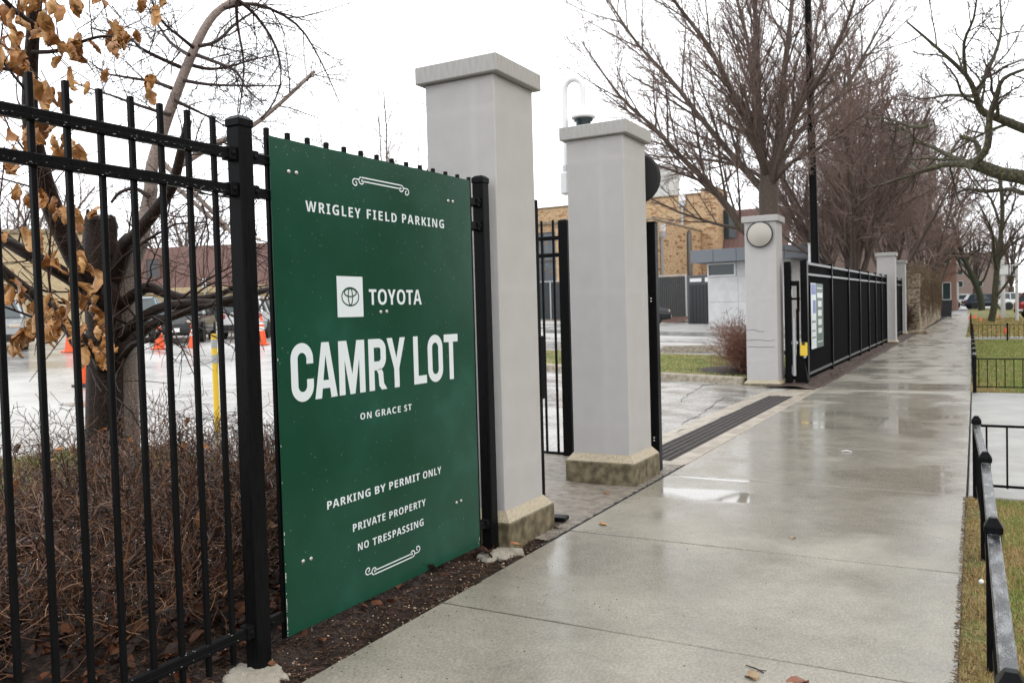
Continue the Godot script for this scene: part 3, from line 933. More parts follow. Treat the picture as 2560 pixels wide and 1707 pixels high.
func build_pillars() -> void:
	pillar(-2.508, -4.432, 0.625, 2.925, "grey stucco pillar with square cap standing beside the green board", 0.165)
	pillar(-2.462, -6.468, 0.632, 2.905, "grey stucco pillar with white gooseneck pipe behind its cap", 0.185)
	var p3 := pillar(-3.055, -15.42, 0.67, 2.985, "cracked grey stucco pillar carrying a round convex mirror", 0.06)
	# cracks near the foot of the third pillar
	for q in [[[1866, 826], [1885, 824], [1900, 829], [1911, 828]], [[1866, 851], [1895, 849], [1920, 852], [1938, 850]], [[1867, 866], [1900, 868], [1937, 867]]]:
		var cr := MB.new()
		var pp := PackedVector3Array()
		var rr := PackedFloat32Array()
		for e in q:
			var a: Vector3 = on_z(e[0], e[1], -15.476)
			pp.append(a - p3.position); rr.append(0.004)
		cr.tube(pp, rr, 4)
		part(p3, "crack", cr.mesh(), M.dark_frame)
	var a4 := on_z(2188, 845, -30.6)
	pillar(a4.x + 0.70, -30.6, 0.67, 2.93, "grey stucco pillar at the far end of the long black screened fence", 0.06, walk_y(-31))
	pillar(-2.42, -37.6, 0.67, 2.93, "most distant grey pillar beside the old stone wall", 0.06, walk_y(-38))
	convex_mirror(on_z(1900, 586, -15.43), 0.0, 0.235, "round convex traffic mirror facing the board on the cracked pillar")
	convex_mirror(Vector3(-2.65, 2.625, -7.16), PI, 0.225, "dark back of a round mirror behind the gooseneck pillar")
	# gooseneck pipe with a dome camera
	var t := thing("dome_camera", "white gooseneck pipe with hooded dome camera over pillar cap", "camera", Vector3(-3.20, 0, -7.0))
	var pp := PackedVector3Array([Vector3(-0.06, 2.6, 0), Vector3(-0.06, 3.42, 0)])
	var rr := PackedFloat32Array([0.026, 0.026])
	for k in 9:
		var a := PI * k / 8.0
		pp.append(Vector3(0.030 - 0.09 * cos(a), 3.47 + 0.09 * sin(a), 0)); rr.append(0.026)
	pp.append(Vector3(0.12, 3.27, 0)); rr.append(0.026)
	var mb := MB.new()
	mb.tube(pp, rr, 12)
	part(t, "pipe", mb.mesh(), M.white_paint)
	mb = MB.new()
	mb.lathe(Vector3(0.12, 3.19, 0), [[0.0, 0.09], [0.035, 0.088], [0.08, 0.055], [0.106, 0.028], [0.11, 0.010], [0.10, 0.0], [0.0, 0.0]], 20)
	part(t, "hood", mb.mesh(), M.white_paint)
	mb = MB.new()
	mb.lathe(Vector3(0.12, 3.19, 0), [[0.085, -0.001], [0.085, -0.022], [0.066, -0.024], [0.066, -0.075], [0.03, -0.11], [0.0, -0.115]], 16)
	part(t, "dome", mb.mesh(), M.glass)
	mb = MB.new()
	mb.box(Vector3(-0.05, 2.62, 0.04), Vector3(0.075, 0.20, 0.10), 0.012)
	part(t, "junction_box", mb.mesh(), M.white_paint)
	mb = MB.new()
	mb.lathe(Vector3(-0.06, 2.72, 0), [[0.034, 0.0], [0.034, 0.07], [0.026, 0.072]], 12)
	part(t, "collar", mb.mesh(), M.galv)

func convex_mirror(at: Vector3, turn: float, r: float, label: String) -> void:
	var t := thing("convex_mirror", label, "mirror", at, turn)
	var b := Basis(Vector3.RIGHT, PI * 0.5)
	var m := MB.new()
	var prof := []
	for k in 9:
		var a := 0.18 * k / 8.0
		prof.append([r * 0.925 * sin(a) / sin(0.18), 0.02 + r * 0.925 * (cos(a) - cos(0.18)) / sin(0.18)])
	m.lathe(Vector3.ZERO, prof, 32, b)
	part(t, "glass", m.mesh(), M.mirror)
	m = MB.new()
	m.lathe(Vector3.ZERO, [[r * 0.915, 0.022], [r * 0.95, 0.034], [r, 0.02], [r, 0.0], [r * 0.9, -0.012], [0.0, -0.03]], 32, b)
	part(t, "rim", m.mesh(), M.rubber)
	m = MB.new()
	m.box(Vector3(0, 0, -0.045), Vector3(0.08, 0.08, 0.05), 0.004)
	part(t, "bracket", m.mesh(), M.galv)

# ------------------------------------------------------------------ iron fence and board
const FX := -2.62
func fence_post(t: Node3D, z: float, h: float, size := 0.076) -> Node3D:
	var m := MB.new()
	m.box(Vector3(0, h * 0.5 - 0.1, 0), Vector3(size, h + 0.14, size), 0.006)
	var p := part(t, "post", m.mesh(), M.black, Vector3(FX, 0, z))
	m = MB.new()
	var e := size * 0.5 + 0.003
	m.box(Vector3(0, h - 0.015, 0), Vector3(e * 2, 0.034, e * 2), 0.004)
	m.frustum(h + 0.0015, Rect2(-e + 0.004, -e + 0.004, e * 2 - 0.008, e * 2 - 0.008), h + 0.014, Rect2(-e + 0.017, -e + 0.017, e * 2 - 0.034, e * 2 - 0.034))
	part(p, "cap", m.mesh(), M.black)
	return p
func bracket(t: Node3D, y: float, z: float, side: float) -> void:
	var m := MB.new()
	m.box(Vector3.ZERO, Vector3(0.050, 0.054, 0.040), 0.003)
	var o := part(t, "bracket", m.mesh(), M.black, Vector3(FX, y, z + side * 0.058))
	m = MB.new()
	m.lathe(Vector3(0.0245, 0, 0), [[0.011, 0.0], [0.010, 0.004], [0.006, 0.007], [0.0, 0.008]], 10, Basis(Vector3.BACK, -PI * 0.5))
	part(o, "bolt", m.mesh(), M.black)
func channel_rail(t: Node3D, y_top: float, z0: float, z1: float) -> void:
	# pressed channel: a web with a lip top and bottom, water lying on its upper face
	var m := MB.new()
	var L := absf(z1 - z0)
	m.box(Vector3(0, -0.021, 0), Vector3(0.030, 0.042, L), 0.004)
	m.box(Vector3(0.0155, -0.0335, 0), Vector3(0.006, 0.016, L), 0.002)
	part(t, "rail", m.mesh(), M.black, Vector3(FX, y_top, (z0 + z1) * 0.5))
func build_front_fence() -> void:
	var t := thing("iron_fence", "tall black iron picket fence with post caps, carrying the green board", "fence")
	fence_post(t, -0.575, 2.27)
	fence_post(t, -2.482, 2.27)
	fence_post(t, -4.385, 2.275)
	for b in [[-0.575, -2.482], [-2.482, -4.385]]:
		for y in [2.146, 2.003, 0.20]:
			channel_rail(t, y, b[0] - 0.040, b[1] + 0.040)
			bracket(t, y - 0.021, b[0], -1.0)
			bracket(t, y - 0.021, b[1], 1.0)
	var pk := MB.new()
	pk.box(Vector3(0, 1.165, 0), Vector3(0.0195, 2.19, 0.0195), 0.002)
	var pm := pk.mesh()
	for k in 14:
		part(t, "picket", pm, M.black, Vector3(FX - 0.004, 0, -0.76 - k * 0.1222))
	for k in 14:
		part(t, "picket", pm, M.black, Vector3(FX - 0.004, 0.006, -2.635 - k * 0.1249))
	# beads of rain hanging from rails and standing on them
	var drop := MB.new()
	drop.lathe(Vector3.ZERO, [[0.0, 0.001], [0.0008, 0.0006], [0.001, 0.0], [0.0007, -0.0008], [0.0, -0.001]], 7)
	var dm := drop.mesh()
	var xf := []
	rng.seed = 61
	for i in 520:
		var y: float = [2.146, 2.003, 0.20][rng.randi() % 3]
		var z := rng.randf_range(-0.7, -2.4)
		var s := rng.randf_range(0.6, 1.5)
		var p := Vector3(FX + rng.randf_range(-0.012, 0.017), y + 0.0006, z)
		if rng.randf() < 0.45: p = Vector3(FX + 0.0188, y - rng.randf_range(0.026, 0.042), z)
		if y < 1.0 and rng.randf() < 0.5: continue
		xf.append(Transform3D(Basis.from_scale(Vector3(s * rng.randf_range(0.8, 1.8), s, s * rng.randf_range(0.8, 4.5))), p))
	scatter("raindrops", t, dm, M.drop, xf, [])
	# lumps of concrete round the post feet
	for q in [[-2.585, -2.44, 0.17, 0.12, "cream concrete lump round the fence post foot left of the board"], [-2.535, -4.36, 0.13, 0.16, "cream concrete lump round the fence post foot beside the pillar"]]:
		var m := MB.new()
		var n := 48
		var rings := 12
		var fn := FastNoiseLite.new()
		fn.frequency = 22.0
		fn.fractal_octaves = 3
		var base := Vector3(q[0], 0.0, q[1])
		rng.seed = int(q[1] * -100)
		var wob := PackedFloat32Array()
		for k in n: wob.append(rng.randf_range(0.55, 1.25))
		for r in rings + 1:
			for k in n:
				var a := TAU * k / n
				var f := float(r) / rings
				var rr: float = f * lerpf(1.0, (wob[k] + wob[(k + 1) % n] + wob[(k + n - 1) % n]) / 3.0, f)
				var px: float = cos(a) * rr * q[2]
				var pz: float = sin(a) * rr * q[3]
				var y := 0.018 * (1.0 - f * f) + fn.get_noise_2d(px + q[1], pz) * 0.010 + 0.002
				if r == rings: y = -0.03
				m.vert(Vector3(px, y, pz), Vector3(px * 3, 1, pz * 3).normalized())
		for r in rings:
			for k in n:
				var a := r * n + k
				var b := r * n + (k + 1) % n
				m.tri(a, b, a + n); m.tri(b, b + n, a + n)
		m.smooth()
		var o := solo("concrete_footing", m, M.cream, q[4], "footing")
		o.position = base

func words(t: Node3D, text: String, z_left: float, z_right: float, y_bottom: float, y_top: float, gap := 1.0) -> void:
	var tm := TextMesh.new()
	var sf := SystemFont.new()
	sf.font_names = PackedStringArray(["Droid Sans"])
	sf.font_weight = 700
	var fv := FontVariation.new()
	fv.base_font = sf
	fv.spacing_glyph = int(gap * 6)
	tm.font = fv
	tm.font_size = 64
	tm.pixel_size = 0.01
	tm.depth = 0.0
	tm.curve_step = 1.0
	tm.text = text
	var arr := tm.get_mesh_arrays()
	var am := ArrayMesh.new()
	am.add_surface_from_arrays(Mesh.PRIMITIVE_TRIANGLES, arr)
	var bb := am.get_aabb()
	var sx := absf(z_right - z_left) / bb.size.x
	var sy := (y_top - y_bottom) / bb.size.y
	var o := part(t, "lettering", am, M.print_white)
	var b := Basis(Vector3(0, 0, -1) * sx, Vector3(0, 1, 0) * sy, Vector3(1, 0, 0))
	o.transform = Transform3D(b, Vector3(0.0022, y_bottom - bb.position.y * sy, z_left + bb.position.x * sx))

func arc(cx: float, cy: float, rx: float, ry: float, a0: float, a1: float, n: int) -> PackedVector2Array:
	var p := PackedVector2Array()
	for i in n + 1:
		var a := deg_to_rad(lerpf(a0, a1, float(i) / n))
		p.append(Vector2(cx + rx * cos(a), cy + ry * sin(a)))
	return p

func build_board() -> void:
	# the board's own axes: origin on the plane of its face, z as in the world, x out towards the walk
	var t := thing("parking_board", "large green parking notice board with white lettering bolted to iron fence", "sign", Vector3(-2.592, 0, 0))
	var zl := -2.618
	var zr := -4.213
	var m := MB.new()
	var rim := PackedVector2Array()
	rng.seed = 12
	var per := [Vector2(2.618, 0.092), Vector2(4.213, 0.074), Vector2(4.213, 2.240), Vector2(2.618, 2.226)]
	for i in 4:
		var a: Vector2 = per[i]
		var b: Vector2 = per[(i + 1) % 4]
		for k in 24:
			var q := a.lerp(b, k / 24.0)
			rim.append(q + Vector2(rng.randf_range(-0.0012, 0.0012), rng.randf_range(-0.0012, 0.0012)))
	m.slab(rim, Vector3(0.001, 0, 0), Vector3(0, 0, -1), Vector3.UP, Vector3.RIGHT, 0.004)
	part(t, "panel", m.mesh(), M.board)
	# big condensed letters
	var O := Vector3(0.0022, 1.0915, 0)
	var EX := Vector3(0, 0, -1)
	var EY := Vector3.UP
	var N := Vector3.RIGHT
	var H := 0.2535
	var glyph := func(u: float, polys: Array, ribbons: Array) -> void:
		var g := MB.new()
		for p in polys: g.poly(PackedVector2Array(p), O + EX * u, EX, EY, N)
		for r in ribbons: g.ribbon(r[0], r[1], r[2], O + EX * u, EX, EY, N)
		part(t, "letter", g.mesh(), M.print_white)
	var s := 0.0215
	var cpath := PackedVector2Array([Vector2(0.120, 0.163), Vector2(0.120, 0.185)])
	cpath.append_array(arc(0.071, 0.185, 0.049, 0.0495, 0, 180, 18))
	cpath.append_array(arc(0.071, 0.0685, 0.049, 0.0495, 180, 360, 18))
	cpath.append(Vector2(0.120, 0.095))
	glyph.call(2.694, [], [[cpath, s, false]])
	glyph.call(2.842, [[Vector2(0, 0), Vector2(0.043, 0), Vector2(0.075, 0.195), Vector2(0.075, H), Vector2(0.050, H)], [Vector2(0.15, 0), Vector2(0.107, 0), Vector2(0.075, 0.195), Vector2(0.075, H), Vector2(0.100, H)], [Vector2(0.0502, 0.044), Vector2(0.0998, 0.044), Vector2(0.0938, 0.081), Vector2(0.0562, 0.081)]], [])
	glyph.call(3.006, [[Vector2(0, 0), Vector2(0.042, 0), Vector2(0.042, 0.165), Vector2(0.077, 0), Vector2(0.113, 0), Vector2(0.148, 0.165), Vector2(0.148, 0), Vector2(0.19, 0), Vector2(0.19, H), Vector2(0.131, H), Vector2(0.095, 0.093), Vector2(0.059, H), Vector2(0, H)]], [])
	var bowl := PackedVector2Array([Vector2(0.042, H - s), Vector2(0.078, H - s)])
	bowl.append_array(arc(0.078, 0.200, 0.038, H - s - 0.200, 90, 0, 10))
	bowl.append_array(arc(0.078, 0.160, 0.038, 0.160 - 0.1205, 0, -90, 10))
	bowl.append(Vector2(0.042, 0.1205))
	glyph.call(3.226, [[Vector2(0, 0), Vector2(0.042, 0), Vector2(0.042, H), Vector2(0, H)], [Vector2(0.060, 0.0985), Vector2(0.097, 0.106), Vector2(0.111, 0.085), Vector2(0.116, 0.03), Vector2(0.141, 0.0), Vector2(0.097, 0.0), Vector2(0.078, 0.02), Vector2(0.073, 0.08)]], [[bowl, s, false]])
	glyph.call(3.373, [[Vector2(0, H), Vector2(0.045, H), Vector2(0.077, 0.150), Vector2(0.109, H), Vector2(0.154, H), Vector2(0.098, 0.095), Vector2(0.098, 0), Vector2(0.056, 0), Vector2(0.056, 0.095)]], [])
	glyph.call(3.599, [[Vector2(0, 0), Vector2(0.117, 0), Vector2(0.117, 0.043), Vector2(0.042, 0.043), Vector2(0.042, H), Vector2(0, H)]], [])
	var opath := arc(0.0735, 0.185, 0.051, 0.0495, 0, 180, 18)
	opath.append_array(arc(0.0735, 0.0685, 0.051, 0.0495, 180, 360, 18))
	glyph.call(3.729, [], [[opath, s, true]])
	glyph.call(3.890, [[Vector2(0, H), Vector2(0.142, H), Vector2(0.142, 0.2105), Vector2(0.092, 0.2105), Vector2(0.092, 0), Vector2(0.050, 0), Vector2(0.050, 0.2105), Vector2(0, 0.2105)]], [])
	# the smaller lines, word by word
	words(t, "WRIGLEY", -2.822, -3.202, 1.929, 1.977, 1.3)
	words(t, "FIELD", -3.249, -3.490, 1.933, 1.979, 1.3)
	words(t, "PARKING", -3.536, -3.927, 1.936, 1.983, 1.3)
	words(t, "TOYOTA", -3.245, -3.688, 1.513, 1.591, 0.2)
	words(t, "ON", -3.149, -3.235, 0.961, 0.993, 1.0)
	words(t, "GRACE", -3.264, -3.473, 0.961, 0.994, 1.0)
	words(t, "ST", -3.503, -3.568, 0.961, 0.994, 1.0)
	words(t, "PARKING", -2.894, -3.207, 0.582, 0.620, 0.6)
	words(t, "BY", -3.241, -3.326, 0.582, 0.620, 0.6)
	words(t, "PERMIT", -3.356, -3.622, 0.582, 0.620, 0.6)
	words(t, "ONLY", -3.651, -3.826, 0.581, 0.620, 0.6)
	words(t, "PRIVATE", -3.067, -3.318, 0.438, 0.475, 0.6)
	words(t, "PROPERTY", -3.349, -3.668, 0.436, 0.473, 0.6)
	words(t, "NO", -3.099, -3.181, 0.338, 0.374, 0.6)
	words(t, "TRESPASSING", -3.211, -3.643, 0.334, 0.372, 0.6)
	# emblem: pale square with three ovals
	var lg := MB.new()
	lg.poly(PackedVector2Array([Vector2(3.011, 1.456), Vector2(3.199, 1.456), Vector2(3.199, 1.648), Vector2(3.011, 1.648)]), Vector3(0.0022, 0, 0), EX, EY, N)
	var em := part(t, "emblem", lg.mesh(), M.print_white)
	for e in [[0.061, 0.0425, 0.0], [0.0155, 0.0405, 0.001], [0.043, 0.019, 0.0195]]:
		var g := MB.new()
		var pp := arc(3.105, 1.552 + e[2], e[0], e[1], 0, 360, 48)
		pp.remove_at(pp.size() - 1)
		g.ribbon(pp, 0.0032, true, Vector3(0.0030 + e[2] * 0.02 + e[0] * 0.004, 0, 0), EX, EY, N)
		part(em, "oval", g.mesh(), M.board_green)
	# scrolled flourishes above and below
	for fl in [[3.3765, 2.112, 1.0], [3.376, 0.209, -1.0]]:
		var g := MB.new()
		var o := Vector3(0.0022, fl[1], -fl[0])
		var sy: float = fl[2]
		var line := func(pts: PackedVector2Array) -> void:
			var q := PackedVector2Array()
			for p in pts: q.append(Vector2(p.x, p.y * sy))
			g.ribbon(q, 0.0032, false, o, EX, EY, N)
		line.call(PackedVector2Array([Vector2(-0.157, 0.016), Vector2(0.157, 0.016)]))
		line.call(PackedVector2Array([Vector2(-0.162, -0.002), Vector2(0.162, -0.002)]))
		for sx in [-1.0, 1.0]:
			var a := arc(sx * 0.1605, 0.0, 0.0185 * sx, 0.016, 90, -100, 12)
			a.append_array(arc(sx * 0.157, -0.006, 0.011 * sx, 0.009, -110, -290, 8))
			line.call(a)
			line.call(PackedVector2Array([Vector2(sx * 0.182, 0.003), Vector2(sx * 0.2, 0.004)]))
			var b := arc(sx * 0.205, -0.012, 0.021 * sx, 0.016, 95, -90, 12)
			b.append_array(arc(sx * 0.205, -0.019, 0.010 * sx, 0.009, -90, -280, 8))
			line.call(b)
		part(t, "flourish", g.mesh(), M.print_white)
	# dome headed bolts in pairs
	for q in [[2.724, 2.090], [2.771, 2.091], [3.976, 2.094], [4.024, 2.095], [3.333, 1.477], [3.381, 1.479], [2.727, 0.391], [2.777, 0.389], [3.971, 0.386], [4.018, 0.387]]:
		var g := MB.new()
		g.lathe(Vector3.ZERO, [[0.0095, 0.0], [0.009, 0.0035], [0.006, 0.006], [0.0, 0.007]], 12, Basis(Vector3.BACK, -PI * 0.5))
		part(t, "bolt", g.mesh(), M.steel, Vector3(0.0015, q[1], -q[0]))
	# bare metal where the paint has chipped from the left and lower edges
	var ch := MB.new()
	rng.seed = 5
	for i in 46:
		var y := 0.09 + 0.55 * rng.randf() * rng.randf() + (rng.randf() * 1.5 if rng.randf() < 0.15 else 0.0)
		var z := 2.6185
		var w := rng.randf_range(0.001, 0.005)
		var hh := rng.randf_range(0.002, 0.014)
		if i > 38:
			z = rng.randf_range(4.19, 4.208); y = rng.randf_range(0.08, 0.13); w = 0.003
		ch.poly(PackedVector2Array([Vector2(z, y), Vector2(z + w, y + hh * 0.2), Vector2(z + w * 0.6, y + hh * 0.8), Vector2(z, y + hh)]), Vector3(0.0019 + i * 0.00001, 0, 0), EX, EY, N)
	var cp := part(t, "paint_chips", ch.mesh(), M.chip)
	cp.set_meta("kind", "stuff")
	var drop := MB.new()
	drop.lathe(Vector3.ZERO, [[0.0, 0.001], [0.0006, 0.0008], [0.001, 0.0]], 7, Basis(Vector3.BACK, -PI * 0.5))
	var xf := []
	for i in 480:
		var z := -2.63 - 1.57 * rng.randf()
		var y := 2.2 - 2.0 * pow(rng.randf(), 1.7)
		var k := rng.randf_range(0.5, 1.4)
		xf.append(Transform3D(Basis.from_scale(Vector3(k * 0.7, k * rng.randf_range(0.9, 2.6), k)), Vector3(0.0012, y, z)))
	scatter("raindrops", t, drop.mesh(), M.drop, xf, [])

# ------------------------------------------------------------------ gates between the pillars
func iron_post(t: Node3D, at: Vector3, h: float, size: float) -> void:
	var m := MB.new()
	m.box(Vector3(0, h * 0.5 - 0.01, 0), Vector3(size, h + 0.02, size), 0.006)
	m.frustum(h - 0.002, Rect2(-size * 0.5, -size * 0.5, size, size), h + 0.012, Rect2(-size * 0.3, -size * 0.3, size * 0.6, size * 0.6))
	part(t, "post", m.mesh(), M.black, at)
func build_gates() -> void:
	# foot gate, swung inwards from its post behind the second pillar
	var t := thing("foot_gate", "black iron foot gate standing open between the two near pillars", "gate")
	var cz := -7.58
	iron_post(t, Vector3(-3.57, 0, cz), 2.36, 0.10)
	for y in [2.215, 2.045, 0.045]:
		var m := MB.new()
		m.box(Vector3(-4.25, y - 0.02, cz), Vector3(1.27, 0.04, 0.034), 0.003)
		part(t, "rail", m.mesh(), M.black)
	var pk := MB.new()
	pk.box(Vector3(0, 1.13, 0), Vector3(0.021, 2.43, 0.021), 0.002)
	var pm := pk.mesh()
	for k in 9:
		part(t, "picket", pm, M.black, Vector3(-3.695 - 0.128 * k, 0.0 + 0.03, cz))
	# latch post behind the first pillar with its strike plate
	var s := thing("latch_post", "slim black gate post with long latch guard behind first pillar", "post", Vector3(-3.035, 0, -5.89))
	var m := MB.new()
	m.box(Vector3(0, 1.16, 0), Vector3(0.05, 2.36, 0.05), 0.004)
	part(s, "post", m.mesh(), M.black)
	m = MB.new()
	m.box(Vector3(0.036, 1.02, 0.0), Vector3(0.022, 0.50, 0.09), 0.010)
	part(s, "latch_guard", m.mesh(), M.black)
	# gate post of the vehicle gate on the far side of the second pillar
	var v := thing("gate_post", "black steel gate post with hinge plates beside gooseneck pillar", "post", Vector3(-2.545, 0, -7.25))
	m = MB.new()
	m.box(Vector3(0, 1.11, 0), Vector3(0.085, 2.24, 0.085), 0.006)
	part(v, "post", m.mesh(), M.black)
	m = MB.new()
	m.box(Vector3(0, 2.236, 0), Vector3(0.092, 0.014, 0.092), 0.004)
	part(v, "cap", m.mesh(), M.black)
	for y in [0.285, 1.54]:
		m = MB.new()
		m.box(Vector3(0.0, y, 0.050), Vector3(0.05, 0.05, 0.018), 0.003)
		var hp := part(v, "hinge", m.mesh(), M.black)
		for dy in [-0.012, 0.012]:
			m = MB.new()
			m.lathe(Vector3(0.0, y + dy, 0.058), [[0.008, 0.0], [0.007, 0.005], [0.0, 0.006]], 8, Basis(Vector3.RIGHT, PI * 0.5))
			part(hp, "bolt", m.mesh(), M.steel)

# ------------------------------------------------------------------ long screened fence beyond the driveway
func build_screen_fence() -> void:
	var x0 := -2.76
	var t := thing("screened_fence", "long black iron fence with privacy screen running along the wet walk", "fence")
	var zs := [-16.35, -19.2, -21.75, -23.8, -25.7, -27.4, -29.0, -30.5]
	var xa := func(z: float) -> float: return x0 + drift(z)
	for k in zs.size():
		var z: float = zs[k]
		var m := MB.new()
		m.box(Vector3(0, 1.14, 0), Vector3(0.075, 2.34, 0.075), 0.006)
		m.box(Vector3(0, 2.30, 0), Vector3(0.086, 0.02, 0.086), 0.004)
		part(t, "post", m.mesh(), M.black, Vector3(xa.call(z), walk_y(z), z))
		if k == zs.size() - 1: break
		bay(t, Vector3(xa.call(z), walk_y(z), z), Vector3(xa.call(zs[k + 1]), walk_y(zs[k + 1]), zs[k + 1]))
	var u := thing("screened_fence", "short screened black fence between the two farthest pillars", "fence")
	var zz := [-31.4, -33.4, -35.4, -37.5]
	for k in 4:
		var z: float = zz[k]
		var m := MB.new()
		m.box(Vector3(0, 1.14, 0), Vector3(0.075, 2.34, 0.075), 0.006)
		part(u, "post", m.mesh(), M.black, Vector3(-2.96 + 0.34, walk_y(z), z))
		if k == 3: break
		bay(u, Vector3(-2.62, walk_y(z), z), Vector3(-2.62, walk_y(zz[k + 1]), zz[k + 1]))
	# the near end: gate operator with its arm, pipe and box
	var g := thing("gate_operator", "black gate opener with hinge post, arm and galvanised pipe beside mirror pillar", "gate opener", Vector3(-2.93, 0, -15.95))
	m_box(g, "hinge_post", Vector3(-0.06, 1.12, 0.1), Vector3(0.115, 2.28, 0.115), M.black)
	m_box(g, "frame", Vector3(0.19, 1.14, -0.1), Vector3(0.12, 2.28, 0.09), M.black)
	m_box(g, "frame", Vector3(0.09, 0.75, 0.02), Vector3(0.05, 1.30, 0.05), M.black)
	m_box(g, "arm", Vector3(0.07, 1.86, 0.1), Vector3(0.13, 0.09, 0.08), M.black)
	m_box(g, "arm", Vector3(0.05, 1.58, 0.1), Vector3(0.20, 0.04, 0.05), M.black)
	m_box(g, "arm", Vector3(0.10, 1.62, 0.0), Vector3(0.045, 0.55, 0.05), M.black)
	m_box(g, "housing", Vector3(0.12, 0.30, 0.0), Vector3(0.16, 0.50, 0.16), M.black)
	m_box(g, "bracket", Vector3(0.02, 1.69, 0.13), Vector3(0.03, 0.14, 0.02), M.galv)
	m_box(g, "bracket", Vector3(0.04, 0.78, 0.13), Vector3(0.14, 0.05, 0.02), M.galv)
	m_box(g, "bracket", Vector3(0.0, 0.28, 0.13), Vector3(0.03, 0.16, 0.02), M.galv)
	var p := MB.new()
	p.tube(PackedVector3Array([Vector3(0.04, 0.18, 0.13), Vector3(0.04, 1.22, 0.13)]), PackedFloat32Array([0.033, 0.033]), 10)
	part(g, "pipe", p.mesh(), M.galv)
	# yellow box on its sloping stay
	var yb := thing("warning_box", "yellow safety sensor box on the end of screened fence", "box", Vector3(-2.735, 0, -15.9))
	m_box(yb, "body", Vector3(0, 0.66, 0), Vector3(0.115, 0.24, 0.08), M.yellow)
	m_box(yb, "cap", Vector3(0, 0.765, 0.041), Vector3(0.06, 0.06, 0.01), M.dark_door)
	m_box(yb, "bracket", Vector3(0.0, 0.52, 0.0), Vector3(0.07, 0.045, 0.06), M.galv)
	var st := MB.new()
	st.slab(PackedVector2Array([Vector2(-0.06, 0), Vector2(0.07, 0), Vector2(0.07, 0.1), Vector2(-0.005, 0.52), Vector2(-0.045, 0.52)]), Vector3(0, 0, 0.02), Vector3.RIGHT, Vector3.UP, Vector3.BACK, 0.04)
	part(yb, "stay", st.mesh(), M.black)
	# two printed notices on the first bay
	var xw: float = -2.76 + 0.048
	for q in [[-16.62, -17.20, M.print_white, "white notice sheet with blue heading on the screened fence"], [-17.23, -18.05, M.notice_green, "narrow green notice sheet on the screened fence"]]:
		var n := thing("notice", q[3], "notice", Vector3(xw - 0.003, 0, 0))
		var mb := MB.new()
		mb.slab(PackedVector2Array([Vector2(-q[0], 0.62), Vector2(-q[1], 0.62), Vector2(-q[1], 1.88), Vector2(-q[0], 1.88)]), Vector3.ZERO, Vector3(0, 0, -1), Vector3.UP, Vector3.RIGHT, 0.003)
		part(n, "sheet", mb.mesh(), q[2])
		var w: float = q[0] - q[1]
		if q[2] == M.print_white:
			for b in [[1.66, 1.86, 0.06, 0.94, M.print_blue], [1.30, 1.55, 0.35, 0.9, M.print_blue], [1.12, 1.16, 0.1, 0.85, M.print_dark], [0.95, 0.98, 0.1, 0.8, M.print_dark], [0.82, 0.85, 0.1, 0.85, M.print_dark]]:
				var h := MB.new()
				h.poly(PackedVector2Array([Vector2(-q[0] + w * b[2], b[0]), Vector2(-q[0] + w * b[3], b[0]), Vector2(-q[0] + w * b[3], b[1]), Vector2(-q[0] + w * b[2], b[1])]), Vector3(0.002, 0, 0), Vector3(0, 0, -1), Vector3.UP, Vector3.RIGHT)
				part(n, "print", h.mesh(), b[4])
		else:
			for b in [[1.78, 1.80, 0.1, 0.85], [1.60, 1.70, 0.1, 0.9], [1.42, 1.54, 0.2, 0.75], [1.24, 1.36, 0.2, 0.75], [1.06, 1.18, 0.2, 0.75], [0.90, 1.0, 0.2, 0.75], [0.72, 0.74, 0.1, 0.85]]:
				var h := MB.new()
				h.poly(PackedVector2Array([Vector2(-q[0] + w * b[2], b[0]), Vector2(-q[0] + w * b[3], b[0]), Vector2(-q[0] + w * b[3], b[1]), Vector2(-q[0] + w * b[2], b[1])]), Vector3(0.002, 0, 0), Vector3(0, 0, -1), Vector3.UP, Vector3.RIGHT)
				part(n, "print", h.mesh(), M.print_white)

func m_box(t: Node3D, called: String, at: Vector3, size: Vector3, mat: Material, bev := 0.005) -> MeshInstance3D:
	var m := MB.new()
	m.box(Vector3.ZERO, size, bev)
	return part(t, called, m.mesh(), mat, at)
func bay(t: Node3D, a: Vector3, b: Vector3) -> void:
	var d := b - a
	var bs := Basis(Vector3.UP.cross(d.normalized()).normalized(), d.normalized().cross(Vector3.UP.cross(d.normalized()).normalized()), d.normalized())
	var L := d.length() - 0.08
	for r in [[2.235, 0.05], [2.03, 0.045], [0.16, 0.05]]:
		var m := MB.new()
		m.box(Vector3.ZERO, Vector3(0.05, r[1], L), 0.004)
		var o := part(t, "rail", m.mesh(), M.rail_wet)
		o.transform = Transform3D(bs, (a + b) * 0.5 + Vector3(0, r[0], 0))
	var n := int(L / 0.13)
	var pk := MB.new()
	pk.box(Vector3(0, 1.15, 0), Vector3(0.02, 2.2, 0.02), 0.0)
	var pm := pk.mesh()
	for k in n:
		part(t, "picket", pm, M.black_far, a.lerp(b, (k + 0.7) / (n + 0.4)) + Vector3(-0.028, 0, 0))
	var s := MB.new()
	s.box(Vector3.ZERO, Vector3(0.006, 1.84, L), 0.0)
	var o := part(t, "screen", s.mesh(), M.screen)
	o.transform = Transform3D(bs, (a + b) * 0.5 + Vector3(-0.008, 1.095, 0))

